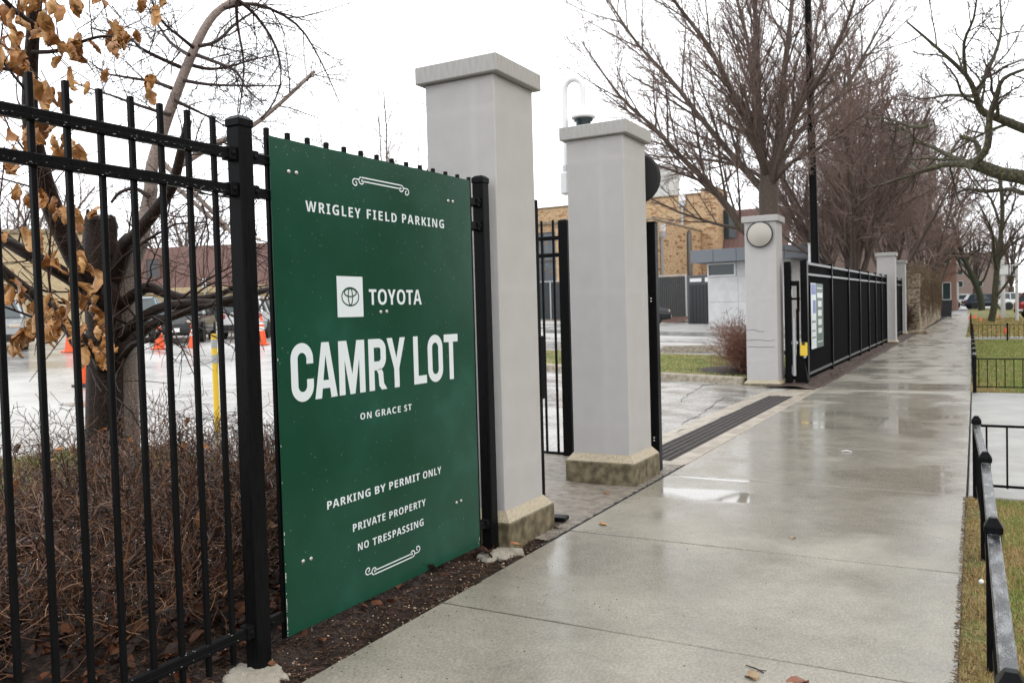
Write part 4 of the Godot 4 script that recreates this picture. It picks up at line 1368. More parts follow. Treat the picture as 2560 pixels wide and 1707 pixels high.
# ------------------------------------------------------------------ buildings round the lot
func wall_window(b: Node3D, at: Vector3, w: float, h: float, frame: Material, facing := Vector3.BACK, glass: Material = null) -> void:
	# a frame standing proud of the wall with its pane set in it
	var turn := Basis(Vector3.UP, atan2(facing.x, facing.z))
	var f := MB.new()
	var k := 0.07
	for s in [-1.0, 1.0]:
		f.box(Vector3(s * (w * 0.5 - k * 0.5), 0, 0.03), Vector3(k, h, 0.10), 0.01)
		f.box(Vector3(0, s * (h * 0.5 - k * 0.5), 0.03), Vector3(w - 2 * k, k, 0.098), 0.01)
	var o := part(b, "window", f.mesh(), frame)
	o.transform = Transform3D(turn, at)
	var g := MB.new()
	g.box(Vector3(0, 0, 0.015), Vector3(w - 2 * k, h - 2 * k, 0.02), 0.0)
	part(o, "pane", g.mesh(), glass if glass else M.glass)

func build_lot_buildings() -> void:
	# --- tan brick building with a lower wing
	var Z := -62.0
	var b := thing("brick_building", "tan brick building with flat parapet behind the dark slatted lot fence", "building")
	var l := on_z(1300, 525, Z)
	var r := on_z(1340 + 1245 * 0.3316, 460 + 75 * 0.3316, Z)
	var top := r.y
	m_box(b, "wall", Vector3((l.x + r.x) * 0.5 - 4, top * 0.5, Z - 4), Vector3(r.x - l.x + 8, top, 8), M.brick, 0.02)
	m_box(b, "coping", Vector3((l.x + r.x) * 0.5 - 4, top + 0.06, Z - 4), Vector3(r.x - l.x + 8.1, 0.12, 8.2), M.far_stone, 0.02)
	var r2 := on_z(1340 + 1370 * 0.3316, 460 + 35 * 0.3316, Z)
	m_box(b, "tower", Vector3((r.x + r2.x) * 0.5, r2.y * 0.5, Z - 1.45), Vector3(r2.x - r.x, r2.y, 3.0), M.brick, 0.02)
	m_box(b, "coping", Vector3((r.x + r2.x) * 0.5, r2.y + 0.06, Z - 1.45), Vector3(r2.x - r.x + 0.1, 0.12, 3.1), M.far_stone, 0.02)
	# brown metal roof slope with a dark window, right of the tower
	var e0 := on_z(1340 + 1385 * 0.3316, 460 + 490 * 0.3316, Z - 1.0)
	var e1 := on_z(1990, 620, Z - 1.0)
	var e2 := on_z(1340 + 1385 * 0.3316, 460 + 150 * 0.3316, Z - 1.0)
	var rf := MB.new()
	var n := 15
	for k in n:
		var xa := lerpf(e0.x, e0.x + 5.0, float(k) / n)
		var xb := lerpf(e0.x, e0.x + 5.0, float(k + 0.84) / n)
		rf.quad(Vector3(xa, e0.y, Z - 1.0), Vector3(xb, e0.y, Z - 1.0), Vector3(xb, e2.y - 0.3, Z - 3.2), Vector3(xa, e2.y - 0.3, Z - 3.2), Vector3(0, 0.5, 1))
		rf.quad(Vector3(xb, e0.y, Z - 0.92), Vector3(xb + 0.05, e0.y, Z - 0.92), Vector3(xb + 0.05, e2.y - 0.3, Z - 3.12), Vector3(xb, e2.y - 0.3, Z - 3.12), Vector3(0, 0.5, 1))
	rf.quad(Vector3(e0.x, e0.y, Z - 1.06), Vector3(e0.x + 5.0, e0.y, Z - 1.06), Vector3(e0.x + 5.0, e2.y - 0.3, Z - 3.26), Vector3(e0.x, e2.y - 0.3, Z - 3.26), Vector3(0, 0.5, 1))
	part(b, "roof", rf.mesh(), M.shingle)
	m_box(b, "wall", Vector3(e0.x + 2.4, e0.y * 0.5, Z - 2.6), Vector3(4.8, e0.y, 3.0), M.brick, 0.02)
	var wn := on_z(1340 + 1415 * 0.3316, 460 + 335 * 0.3316, Z - 1.0)
	wall_window(b, wn + Vector3(0, 0, -0.55), 1.7, 2.9, M.shingle)
	# the lower wing that comes forward, seen along its side
	var f0 := on_z(1340 + 1250 * 0.3316, 460 + 360 * 0.3316, Z)
	var f1 := on_x(1340 + 890 * 0.3316, 460 + 310 * 0.3316, f0.x)
	var wing_h := f0.y
	var zc := (Z + f1.z) * 0.5
	m_box(b, "wing", Vector3(f0.x - 3.5, wing_h * 0.5, zc), Vector3(7.0, wing_h, absf(Z - f1.z) - 0.02), M.brick, 0.02)
	m_box(b, "coping", Vector3(f0.x - 3.5, wing_h + 0.07, zc), Vector3(7.1, 0.14, absf(Z - f1.z)), M.far_stone, 0.02)
	# dark bricks standing out of the wall face
	var bm := MB.new()
	bm.box(Vector3.ZERO, Vector3(0.40, 0.075, 0.06), 0.0)
	var bmm := bm.mesh()
	rng.seed = 88
	for k in 110:
		var x := rng.randf_range(l.x - 1, r.x - 0.3)
		var y := snappedf(rng.randf_range(3.4, top - 0.4), 0.24)
		part(b, "brick", bmm, M.brick_dark, Vector3(x, y, Z + 0.02))
	var bm2 := MB.new()
	bm2.box(Vector3.ZERO, Vector3(0.06, 0.075, 0.40), 0.0)
	var bmm2 := bm2.mesh()
	for k in 70:
		part(b, "brick", bmm2, M.brick_dark, Vector3(f0.x + 0.02, snappedf(rng.randf_range(3.2, wing_h - 0.3), 0.24), rng.randf_range(Z + 0.4, f1.z - 0.3)))
	for k in 22:
		part(b, "brick", bmm, M.brick_dark, Vector3(rng.randf_range(r.x + 0.25, r2.x - 0.25), snappedf(rng.randf_range(3.6, r2.y - 0.3), 0.24), Z + 0.07))
	# large window seen between the near pillars
	var wa := on_z(1340 + 120 * 0.3316, 460 + 580 * 0.3316, Z)
	for k in 3:
		for j in 2:
			wall_window(b, wa + Vector3(-1.6 + 1.6 * k, -1.2 + 2.4 * j, 0.0), 1.55, 2.35, M.dark_frame, Vector3.BACK, M.window_grey)
	m_box(b, "ledge", Vector3(wa.x, wa.y + 3.1, Z + 0.1), Vector3(9.0, 0.2, 0.3), M.far_stone)
	# arched dark window at the wing's corner
	var aw := on_x(1340 + 1160 * 0.3316, 460 + 690 * 0.3316, f0.x)
	var ap := PackedVector2Array([Vector2(-0.55, 0), Vector2(0.55, 0)])
	for k in 13:
		ap.append(Vector2(0.55 * cos(PI * k / 12.0), 2.7 + 0.55 * sin(PI * k / 12.0)))
	var am := MB.new()
	am.slab(ap, Vector3(aw.x + 0.06, aw.y, aw.z), Vector3(0, 0, -1), Vector3.UP, Vector3.RIGHT, 0.08)
	var aframe := part(b, "arched_window", am.mesh(), M.dark_frame)
	am = MB.new()
	var ai := PackedVector2Array()
	for p in ap: ai.append(Vector2(p.x * 0.84, 0.1 + p.y * 0.94))
	am.slab(ai, Vector3(aw.x + 0.09, aw.y, aw.z), Vector3(0, 0, -1), Vector3.UP, Vector3.RIGHT, 0.02)
	part(aframe, "pane", am.mesh(), M.window_grey)
	# downpipes with square heads
	for q in [[950, 400, 715, 340, f0.x + 0.12, true], [1105, 165, 320, 130, 0.0, false]]:
		var p0: Vector3
		var p1: Vector3
		if q[5]:
			p0 = on_x(1340 + q[0] * 0.3316, 460 + q[1] * 0.3316, q[4]); p1 = Vector3(p0.x, 0.6, p0.z)
		else:
			p0 = on_z(1340 + q[0] * 0.3316, 460 + q[1] * 0.3316, Z + 0.12); p1 = Vector3(p0.x, wing_h + 0.1, p0.z)
		var dp := thing("downpipe", "grey downpipe with square rain head on the brick wing" if q[5] else "short grey downpipe high on the brick wall above the wing roof", "downpipe")
		m_box(dp, "pipe", (p0 + p1) * 0.5, Vector3(0.16, p0.y - p1.y, 0.16), M.galv)
		m_box(dp, "rain_head", p0 + Vector3(0, 0.15, 0.02), Vector3(0.55, 0.32, 0.3), M.galv)
		m_box(dp, "scupper", p0 + Vector3(0, 0.62, 0.0), Vector3(0.5, 0.5, 0.12), M.white_paint)
	# grey far tower just visible over the roof
	var tw := thing("tower_block", "pale grey distant tower rising above the brick parapet", "building")
	var t0 := away(1645, 460, 150)
	m_box(tw, "wall", Vector3(t0.x, 13, t0.z), Vector3(6, 26.3, 6), M.far_white)
	# --- slatted lot fence on its bank
	var fz := -47.0
	var fl := on_z(1335, 705, fz)
	var fr := on_z(1716, 698, fz)
	var lf := thing("lot_fence", "dark slatted chain link fence on mulched bank before brick building", "fence")
	var fy0 := 0.98
	var bays := 5
	for k in bays + 1:
		var x := lerpf(fl.x - 1.0, fr.x, float(k) / bays)
		m_box(lf, "post", Vector3(x, fy0 + 1.22, fz + 0.04), Vector3(0.08, 2.5, 0.08), M.galv)
		if k == bays: break
		var w := (fr.x - fl.x + 1.0) / bays
		m_box(lf, "rail", Vector3(x + w * 0.5, fy0 + 2.42, fz), Vector3(w - 0.09, 0.06, 0.06), M.galv)
		var ns := int(w / 0.11)
		var sl := MB.new()
		sl.box(Vector3.ZERO, Vector3(w / ns - 0.012, 2.3, 0.02), 0.0)
		var slm := sl.mesh()
		for i in ns:
			part(lf, "slat", slm, M.slats, Vector3(x + w * (i + 0.5) / ns, fy0 + 1.2, fz - 0.01))
	var bank := MB.new()
	bank.quad(Vector3(fl.x - 6, lot_y(-20, -43.6) - 0.05, -43.6), Vector3(fr.x + 0.6, lot_y(fr.x, -43.6) - 0.05, -43.6), Vector3(fr.x + 0.6, fy0 + 0.05, fz + 0.3), Vector3(fl.x - 6, fy0 + 0.1, fz + 0.3), Vector3(0, 1, 1))
	setting("bank", bank, M.mulch_red)
	var bk := MB.new()
	bk.box(Vector3((fl.x + fr.x) * 0.5 - 3, lot_y(-16, -43) + 0.05, -43.3), Vector3(fr.x - fl.x + 6, 0.34, 0.4), 0.03, Basis(Vector3.BACK, -0.0318))
	setting("kerb", bk, M.kerb)
	# --- grey booth
	var bz := -36.5
	var p0 := on_z(1340 + 1305 * 0.3316, 460 + 1095 * 0.3316, bz)
	var roof0 := on_z(1340 + 1165 * 0.3316, 460 + 510 * 0.3316, bz + 0.8)
	var roof1 := on_z(2025, 618, bz + 0.8)
	var bt := thing("booth", "pale grey panelled booth with slate fascia behind the mirror pillar", "building")
	var bx0 := p0.x
	var bx1 := roof1.x - 0.9
	m_box(bt, "wall", Vector3((bx0 + bx1) * 0.5, 1.9, bz - 2), Vector3(bx1 - bx0, 3.4, 4), M.booth_panel, 0.02)
	var cols := int((bx1 - bx0) / 1.32)
	for k in cols:
		for q in [[0.55, 1.70], [1.72, 2.80]]:
			m_box(bt, "panel", Vector3(bx0 + 0.66 + k * 1.32, (q[0] + q[1]) * 0.5, bz + 0.012), Vector3(1.31, q[1] - q[0], 0.03), M.booth_panel, 0.006)
	for k in range(1, cols):
		m_box(bt, "panel", Vector3(bx0 + 0.66 + k * 1.32, 3.13, bz + 0.012), Vector3(1.31, 0.62, 0.03), M.booth_panel, 0.006)
	var fw := (roof1.x - roof0.x) / 5.0
	for k in 5:
		m_box(bt, "fascia", Vector3(roof0.x + fw * (k + 0.5), 3.70, bz + 0.78), Vector3(fw - 0.012, 0.55, 0.06), M.booth_roof, 0.006)
	m_box(bt, "roof", Vector3((roof0.x + roof1.x) * 0.5, 3.70, bz - 1.7), Vector3(roof1.x - roof0.x - 0.02, 0.5, 4.9), M.booth_roof, 0.02)
	wall_window(bt, Vector3(bx0 + 0.62, 3.12, bz + 0.01), 1.24, 0.60, M.white_paint)
	# --- dark door enclosure left of the booth
	var de := thing("door_enclosure", "dark grey doorway with white plate above, left of the booth", "doorway")
	var dz := -43.0
	m_box(de, "wall", Vector3(-11.7, 1.85, dz - 1.2), Vector3(3.06, 2.7, 2.4), M.dark_frame, 0.02)
	m_box(de, "door", Vector3(-12.62, 1.68, dz + 0.03), Vector3(0.95, 2.05, 0.07), M.dark_door)
	for k in 5:
		m_box(de, "board", Vector3(-13.0 + 0.19 * k, 1.68, dz + 0.075), Vector3(0.17, 1.98, 0.02), M.dark_door)
	m_box(de, "plate", Vector3(-12.75, 2.94, dz + 0.03), Vector3(0.62, 0.18, 0.03), M.white_paint)
	m_box(de, "plate", Vector3(-12.18, 2.94, dz + 0.03), Vector3(0.16, 0.22, 0.03), M.white_paint)
	# --- cream building with brown shingle mansard, behind the left trees
	var cz := -44.0
	var c0 := away(330, 742, 58)
	var cb := thing("mansard_building", "cream building with brown mansard roof behind parked cars", "building")
	var dir := (away(760, 742, 52) - c0)
	dir.y = 0
	var cw := dir.length()
	dir = dir.normalized()
	cb.position = Vector3(c0.x, 0, c0.z)
	cb.rotation.y = atan2(-dir.z, dir.x)
	m_box(cb, "wall", Vector3(cw * 0.5, 1.6, -4), Vector3(cw, 3.6, 8), M.render_cream, 0.02)
	m_box(cb, "fascia", Vector3(cw * 0.5, 3.45, 0.02), Vector3(cw + 0.2, 0.35, 0.5), M.render_cream, 0.02)
	var mr := MB.new()
	mr.quad(Vector3(0, 3.6, 0.2), Vector3(cw, 3.6, 0.2), Vector3(cw, 6.3, -1.2), Vector3(0, 6.3, -1.2), Vector3(0, 0.4, 1))
	mr.quad(Vector3(0, 6.3, -1.2), Vector3(cw, 6.3, -1.2), Vector3(cw, 6.3, -8), Vector3(0, 6.3, -8), Vector3.UP)
	part(cb, "roof", mr.mesh(), M.shingle)
	for k in 11:
		m_box(cb, "seam", Vector3(cw * (k + 0.5) / 11.0, 4.95, -0.48), Vector3(0.09, 3.0, 0.09), M.shingle).rotation.x = -0.478
	for x in [0.25, 0.52, 0.8]:
		wall_window(cb, Vector3(cw * x, 1.9, 0.03), 1.6, 1.3, M.dark_frame)
		if x < 0.5: wall_window(cb, Vector3(cw * x - 1.5, 4.9, -0.2), 1.0, 1.3, M.shingle, Vector3.BACK, M.dark_frame)
	# --- sandy building at the far left
	var s0 := away(-60, 735, 46)
	var sb := thing("sandy_building", "plain sandy building glimpsed through brown leaves behind silver car", "building", Vector3(s0.x, 0, s0.z))
	m_box(sb, "wall", Vector3(0, 2.8, 0), Vector3(11, 5.4, 6), M.render_cream, 0.02).rotation.y = 0.7
	m_box(sb, "coping", Vector3(0, 5.6, 0), Vector3(11.2, 0.2, 6.2), M.far_stone, 0.02).rotation.y = 0.7

# ------------------------------------------------------------------ the far end of the street
func far_house(x: float, z: float, w: float, d: float, h: float, mat: Material, label: String, cols: int, rows: int, gable: bool) -> Node3D:
	var y := walk_y(z)
	var t := thing("house", label, "house", Vector3(x, y, z))
	m_box(t, "wall", Vector3(0, h * 0.5, 0), Vector3(w, h, d), mat, 0.03)
	if gable:
		var rf := MB.new()
		rf.slab(PackedVector2Array([Vector2(-w * 0.54, 0), Vector2(w * 0.54, 0), Vector2(0, w * 0.36)]), Vector3(0, h, d * 0.5 + 0.2), Vector3.RIGHT, Vector3.UP, Vector3.BACK, d + 0.4)
		part(t, "roof", rf.mesh(), M.shingle)
	else:
		m_box(t, "cornice", Vector3(0, h + 0.15, 0), Vector3(w + 0.4, 0.35, d + 0.4), M.far_white, 0.04)
	for i in cols:
		for j in rows:
			var wx := -w * 0.5 + w * (i + 0.5) / cols
			var wy := h * (j + 0.55) / rows
			wall_window(t, Vector3(wx, wy, d * 0.5), w / cols * 0.45, h / rows * 0.5, M.far_white)
	var sd := int(d / 3.0)
	for i in sd:
		for j in rows:
			for s in [-1.0, 1.0]:
				wall_window(t, Vector3(w * 0.5 * s, h * (j + 0.55) / rows, -d * 0.5 + d * (i + 0.5) / sd), 1.0, h / rows * 0.5, M.far_white, Vector3(s, 0, 0))
	return t
func build_far_street() -> void:
	# old stone wall with dead creepers
	var wx := -2.3
	var w := thing("stone_wall", "old tan stone garden wall hung with brown dead vines", "wall")
	rng.seed = 91
	for k in 22:
		var z := -40.2 - k * 1.12
		for j in 4:
			m_box(w, "stone", Vector3(wx + rng.randf_range(-0.03, 0.03), walk_y(z) + 0.32 + j * 0.63, z), Vector3(0.5, 0.615, 1.1), M.far_stone, 0.03)
	for k in 30:
		m_box(w, "stone", Vector3(wx - 0.70 - 0.9 * (k % 5), walk_y(-40) + 0.2 + 0.41 * (k / 5), -39.85 + rng.randf_range(-0.02, 0.02)), Vector3(0.88, 0.405, 0.4), M.far_stone, 0.03)
	var vn := MB.new()
	for k in 360:
		var z := -39.4 - 25.0 * rng.randf()
		var p := Vector3(wx + 0.27, walk_y(z) + rng.randf_range(1.6, 2.95), z)
		var pts := PackedVector3Array([p])
		for s in 4:
			p += Vector3(rng.randf_range(-0.04, 0.06), -rng.randf_range(0.1, 0.5), rng.randf_range(-0.2, 0.2))
			p.x = clampf(p.x, wx + 0.26, wx + 0.36)
			pts.append(p)
		vn.tube(pts, PackedFloat32Array([0.012, 0.012, 0.01, 0.008, 0.004]), 3, false)
	var vo := part(w, "creeper", vn.mesh(), M.vine)
	vo.set_meta("kind", "stuff")
	var top := MB.new()
	for k in 1500:
		var z := -39.3 - 25.0 * pow(rng.randf(), 1.3)
		var p := Vector3(wx + rng.randf_range(-0.35, 0.35), walk_y(z) + 2.5 + rng.randf_range(-0.15, 0.4) * (1.0 if z < -41 else 1.3), z)
		var q := p + Vector3(rng.randf_range(-0.3, 0.35), rng.randf_range(-0.35, 0.25), rng.randf_range(-0.4, 0.4))
		top.rod(p, q, 0.014, 0.005, 3)
	vo = part(w, "creeper", top.mesh(), M.vine)
	vo.set_meta("kind", "stuff")
	# low flat stone and round clipped bush at the wall's near end
	var pl := MB.new()
	pl.box(Vector3(-2.15, walk_y(-39) + 0.06, -39.0), Vector3(0.9, 0.14, 1.2), 0.03)
	solo("stone_block", pl, M.far_stone, "flat pale stone block at the near end of stone wall", "stone")
	# houses at the end of the street
	far_house(-7.5, -76, 8, 10, 8.6, M.far_pink, "pinkish brick house with white trim beyond the stone wall", 3, 2, false)
	far_house(-3.4, -100, 3.6, 9, 7.2, M.far_brick, "narrow brown brick house at the end of the walk", 2, 2, true)
	far_house(0.6, -190, 10, 10, 9.5, M.far_pink, "brown brick apartment block far behind the ivy trunk", 3, 4, false)
	far_house(-13, -112, 12, 12, 9.5, M.far_brick, "reddish brick flats behind bare trees", 4, 3, false)
	far_house(-10.6, -170, 9, 12, 32, M.far_white, "pale far tower seen through bare branches", 3, 10, false)
	# across the street: a row of flats that the wet green board mirrors
	far_house(25, -14, 11, 13, 9.5, M.far_brick, "dark brick flats across the street facing the green board", 3, 3, false)
	far_house(25, -34, 11, 14, 9.0, M.far_pink, "pink brick flats across the street farther along", 3, 3, false)
	# white downpipe, wheelie bin, lamps and signs far along the walk
	var bin := thing("wheelie_bin", "dark wheelie bin standing at the end of the wall", "bin", Vector3(-1.75, walk_y(-66), -66))
	var bb := MB.new()
	bb.frustum(0.08, Rect2(-0.3, -0.3, 0.6, 0.6), 1.15, Rect2(-0.38, -0.38, 0.76, 0.76))
	part(bin, "body", bb.mesh(), M.dark_door)
	m_box(bin, "lid", Vector3(0, 1.19, 0), Vector3(0.8, 0.09, 0.8), M.dark_door, 0.03)
	for s in [-1.0, 1.0]:
		var wh := MB.new()
		wh.lathe(Vector3(0.28 * s, 0.1, -0.3), [[0.0, -0.03], [0.1, -0.03], [0.1, 0.03], [0.0, 0.03]], 10, Basis(Vector3.BACK, PI * 0.5))
		part(bin, "wheel", wh.mesh(), M.rubber)
	# parkway lamps
	for q in [[2509, 778, 640, 62.0, "pale concrete street lamp post behind the far tree"], [2544, 790, 655, 55.0, "pale slim street post carrying white plates"]]:
		var p := away(q[0], q[1], q[3])
		p.y = walk_y(p.z)
		var tp := away(q[0], q[2], q[3])
		var t := thing("street_lamp" if q[3] > 60 else "sign_post", q[4], "lamp" if q[3] > 60 else "sign post", p)
		var pm := MB.new()
		pm.tube(PackedVector3Array([Vector3.ZERO, Vector3(0, tp.y - p.y, 0)]), PackedFloat32Array([0.15 if q[3] > 60 else 0.09, 0.11 if q[3] > 60 else 0.08]), 10)
		part(t, "pole", pm.mesh(), M.far_white)
		if q[3] > 60:
			pm = MB.new()
			pm.lathe(Vector3(1.55, tp.y - p.y - 0.2, 0), [[0.12, -0.35], [0.3, -0.2], [0.36, 0.05], [0.25, 0.3], [0.0, 0.4]], 14)
			part(t, "globe", pm.mesh(), M.white_paint)
			m_box(t, "bracket", Vector3(0.8, tp.y - p.y - 0.6, 0), Vector3(1.6, 0.08, 0.08), M.far_white)
		else:
			m_box(t, "plate", Vector3(-0.55, 2.9, 0.1), Vector3(0.7, 0.5, 0.04), M.white_paint)
			m_box(t, "bracket", Vector3(-0.5, 2.6, 0.05), Vector3(0.9, 0.07, 0.04), M.galv)
	# parked cars far off, orange markers on the far lawn
	car(Vector3(-0.6, walk_y(-120), -120), 0.0, "white car parked at the far end of the walk", M.car_white, "")
	var k2 := away(2565, 776, 95)
	car(Vector3(k2.x - 0.3, walk_y(-95), k2.z), 0.25, "white van-like car parked beyond the street posts", M.car_white, "")
	car(Vector3(k2.x - 3.2, walk_y(-105), k2.z - 12), 0.3, "dark blue car parked behind the street lamp", M.car_navy, "")
	var k3 := away(2590, 790, 62)
	car(Vector3(k3.x + 1.2, walk_y(-62), k3.z), 0.5, "red car at the kerb beside the far lawn", M.car_red, "")
	var ci := 0
	for q in [[2440, 796], [2436, 775], [2452, 803], [2515, 826], [2500, 778], [2425, 778]]:
		var p := on_y(q[0], q[1], 0.25)
		if p.z < -75: p = away(q[0], q[1], 62)
		p.y = walk_y(p.z)
		var t := thing("marker_cone", "small orange marker cone on the far lawn", "cone", p, 0.0, "orange marker cones on the far lawn")
		var cm := MB.new()
		cm.lathe(Vector3.ZERO, [[0.08, 0.02], [0.015, 0.21], [0.0, 0.22]], 10)
		part(t, "cone", cm.mesh(), M.orange)
		m_box(t, "base", Vector3(0, 0.01, 0), Vector3(0.18, 0.02, 0.18), M.orange)
	# black lamp post beyond the screened fence
	var lp := away(2041, 655, 24)
	var lt := away(2020, 0, 24)
	var t := thing("light_pole", "tall black light pole rising behind screened fence among bare branches", "light pole", Vector3(lp.x, lot_y(lp.x, lp.z), lp.z))
	var pm := MB.new()
	pm.tube(PackedVector3Array([Vector3.ZERO, Vector3(lt.x - lp.x, 9.6, 0), Vector3((lt.x - lp.x) * 1.05, 10.6, 0)]), PackedFloat32Array([0.12, 0.085, 0.08]), 12)
	part(t, "pole", pm.mesh(), M.black)
	m_box(t, "base", Vector3(0, 0.12, 0), Vector3(0.4, 0.24, 0.4), M.black)
	m_box(t, "lamp_head", Vector3((lt.x - lp.x) * 1.05, 10.65, 0.3), Vector3(0.35, 0.14, 0.7), M.black)
	# white pole end standing up just behind the booth's right edge
	var wp := away(2028, 640, 27)
	var wt := thing("marker_post", "short white square post beside black light pole", "post", Vector3(wp.x, lot_y(wp.x, wp.z), wp.z))
	m_box(wt, "shaft", Vector3(0, 1.55, 0), Vector3(0.13, 3.1, 0.13), M.white_paint)
	m_box(wt, "cap", Vector3(0, 3.12, 0), Vector3(0.16, 0.04, 0.16), M.far_white)

# ------------------------------------------------------------------ cars, cones and posts on the lot
func car(at: Vector3, turn: float, label: String, paint: Material, group: String) -> Node3D:
	# an ordinary estate car, nose towards +x
	var t := thing("parked_car", label, "car", at, turn, group)
	var body := MB.new()
	var prof := [[-2.25, 0.42, 0.86], [-2.2, 0.32, 1.02], [-1.7, 0.26, 1.06], [-0.6, 0.24, 1.05], [0.7, 0.24, 1.03], [1.1, 0.25, 1.00], [1.75, 0.27, 0.93], [2.15, 0.32, 0.82], [2.28, 0.42, 0.68]]
	var wide := [0.80, 0.86, 0.90, 0.91, 0.91, 0.90, 0.88, 0.84, 0.74]
	var ring := 8
	for i in prof.size():
		var p: Array = prof[i]
		var wv: float = wide[i]
		var cs := [[-wv * 0.85, p[1]], [-wv, p[1] + 0.16], [-wv, (p[1] + p[2]) * 0.5 + 0.08], [-wv * 0.93, p[2]], [wv * 0.93, p[2]], [wv, (p[1] + p[2]) * 0.5 + 0.08], [wv, p[1] + 0.16], [wv * 0.85, p[1]]]
		for k in ring:
			body.vert(Vector3(p[0], cs[k][1], cs[k][0]), Vector3(0.0, (cs[k][1] - (p[1] + p[2]) * 0.5) * 1.6, cs[k][0]).normalized())
	for i in prof.size() - 1:
		for k in ring:
			var a := i * ring + k
			var b := i * ring + (k + 1) % ring
			body.tri(a, b, a + ring); body.tri(b, b + ring, a + ring)
	for e in [0, prof.size() - 1]:
		var nn := Vector3(-1, 0, 0) if e == 0 else Vector3(1, 0, 0)
		var c0 := body.vert(Vector3(prof[e][0], (prof[e][1] + prof[e][2]) * 0.5, 0), nn)
		for k in ring: body.vert(body.v[e * ring + k], nn)
		for k in ring: body.tri(c0, c0 + 1 + k, c0 + 1 + (k + 1) % ring)
	part(t, "body", body.mesh(), paint)
	var cab := MB.new()
	var lo := [[-2.12, 0.80], [-1.2, 0.86], [0.2, 0.86], [1.12, 0.78]]
	var hi := [[-1.75, 0.62], [-1.2, 0.66], [-0.2, 0.66], [0.28, 0.60]]
	for s in [-1.0, 1.0]:
		for i in 3:
			cab.quad(Vector3(lo[i][0], 1.02, lo[i][1] * s), Vector3(lo[i + 1][0], 1.02, lo[i + 1][1] * s), Vector3(hi[i + 1][0], 1.60, hi[i + 1][1] * s), Vector3(hi[i][0], 1.60, hi[i][1] * s), Vector3(0, 0.3, s))
	for e in [0, 3]:
		cab.quad(Vector3(lo[e][0], 1.02, -lo[e][1]), Vector3(lo[e][0], 1.02, lo[e][1]), Vector3(hi[e][0], 1.60, hi[e][1]), Vector3(hi[e][0], 1.60, -hi[e][1]), Vector3(-1 if e == 0 else 1, 0.5, 0))
	part(t, "windows", cab.mesh(), M.glass)
	var rf := MB.new()
	rf.frustum(1.585, Rect2(-1.78, -0.65, 2.08, 1.30), 1.66, Rect2(-1.6, -0.52, 1.7, 1.04))
	for s in [-1.0, 1.0]:
		for q in [[0, 0], [1, 1], [2, 2], [3, 3]]:
			rf.rod(Vector3(lo[q[0]][0], 1.0, lo[q[0]][1] * s * 1.01), Vector3(hi[q[1]][0], 1.60, hi[q[1]][1] * s * 1.01), 0.045, 0.04, 6)
	part(t, "roof", rf.mesh(), paint)
	for x in [-1.38, 1.42]:
		for s in [-1.0, 1.0]:
			var wm := MB.new()
			wm.lathe(Vector3.ZERO, [[0.20, -0.11], [0.31, -0.11], [0.335, -0.06], [0.335, 0.06], [0.31, 0.11], [0.20, 0.11]], 20, Basis(Vector3.RIGHT, PI * 0.5))
			var wo := part(t, "wheel", wm.mesh(), M.rubber, Vector3(x, 0.335, 0.80 * s))
			wm = MB.new()
			wm.lathe(Vector3.ZERO, [[0.0, 0.09 * s], [0.06, 0.10 * s], [0.19, 0.07 * s], [0.21, 0.112 * s]], 12, Basis(Vector3.RIGHT, PI * 0.5))
			part(wo, "rim", wm.mesh(), M.galv)
			wm = MB.new()
			wm.lathe(Vector3(x, 0.36, 0.90 * s), [[0.0, 0.012 * s], [0.40, 0.012 * s], [0.40, 0.0]], 20, Basis(Vector3.RIGHT, PI * 0.5))
			part(t, "wheel_arch", wm.mesh(), M.rubber)
	for s in [-1.0, 1.0]:
		m_box(t, "headlight", Vector3(2.14, 0.72, 0.60 * s), Vector3(0.22, 0.15, 0.34), M.lamp_clear, 0.03)
		m_box(t, "tail_light", Vector3(-2.20, 0.88, 0.68 * s), Vector3(0.16, 0.18, 0.26), M.lamp_red, 0.03)
		m_box(t, "door_mirror", Vector3(0.75, 1.06, 1.0 * s), Vector3(0.1, 0.14, 0.2), paint, 0.03)
	m_box(t, "bumper", Vector3(2.22, 0.42, 0), Vector3(0.16, 0.2, 1.5), M.rubber, 0.04)
	m_box(t, "bumper", Vector3(-2.22, 0.46, 0), Vector3(0.16, 0.22, 1.6), M.rubber, 0.04)
	m_box(t, "number_plate", Vector3(2.31, 0.46, 0), Vector3(0.02, 0.14, 0.42), M.white_paint, 0.004)
	m_box(t, "number_plate", Vector3(-2.31, 0.50, 0), Vector3(0.02, 0.14, 0.42), M.white_paint, 0.004)
	return t
func cone(at: Vector3, h: float, label: String, group: String) -> void:
	var t := thing("traffic_cone", label, "cone", at, 0.3, group)
	var k := h / 0.91
	m_box(t, "base", Vector3(0, 0.02 * k, 0), Vector3(0.38, 0.04, 0.38) * k, M.orange, 0.01)
	var m := MB.new()
	m.lathe(Vector3.ZERO, [[0.15 * k, 0.04 * k], [0.035 * k, 0.88 * k], [0.025 * k, 0.91 * k], [0.0, 0.91 * k]], 18)
	part(t, "body", m.mesh(), M.orange)
	for b in [[0.46, 0.58], [0.66, 0.76]]:
		m = MB.new()
		var r0: float = lerpf(0.15, 0.035, (b[0] - 0.04) / 0.84) + 0.003
		var r1: float = lerpf(0.15, 0.035, (b[1] - 0.04) / 0.84) + 0.003
		m.lathe(Vector3.ZERO, [[r0 * k, b[0] * k], [r1 * k, b[1] * k]], 18)
		part(t, "band", m.mesh(), M.white_paint)
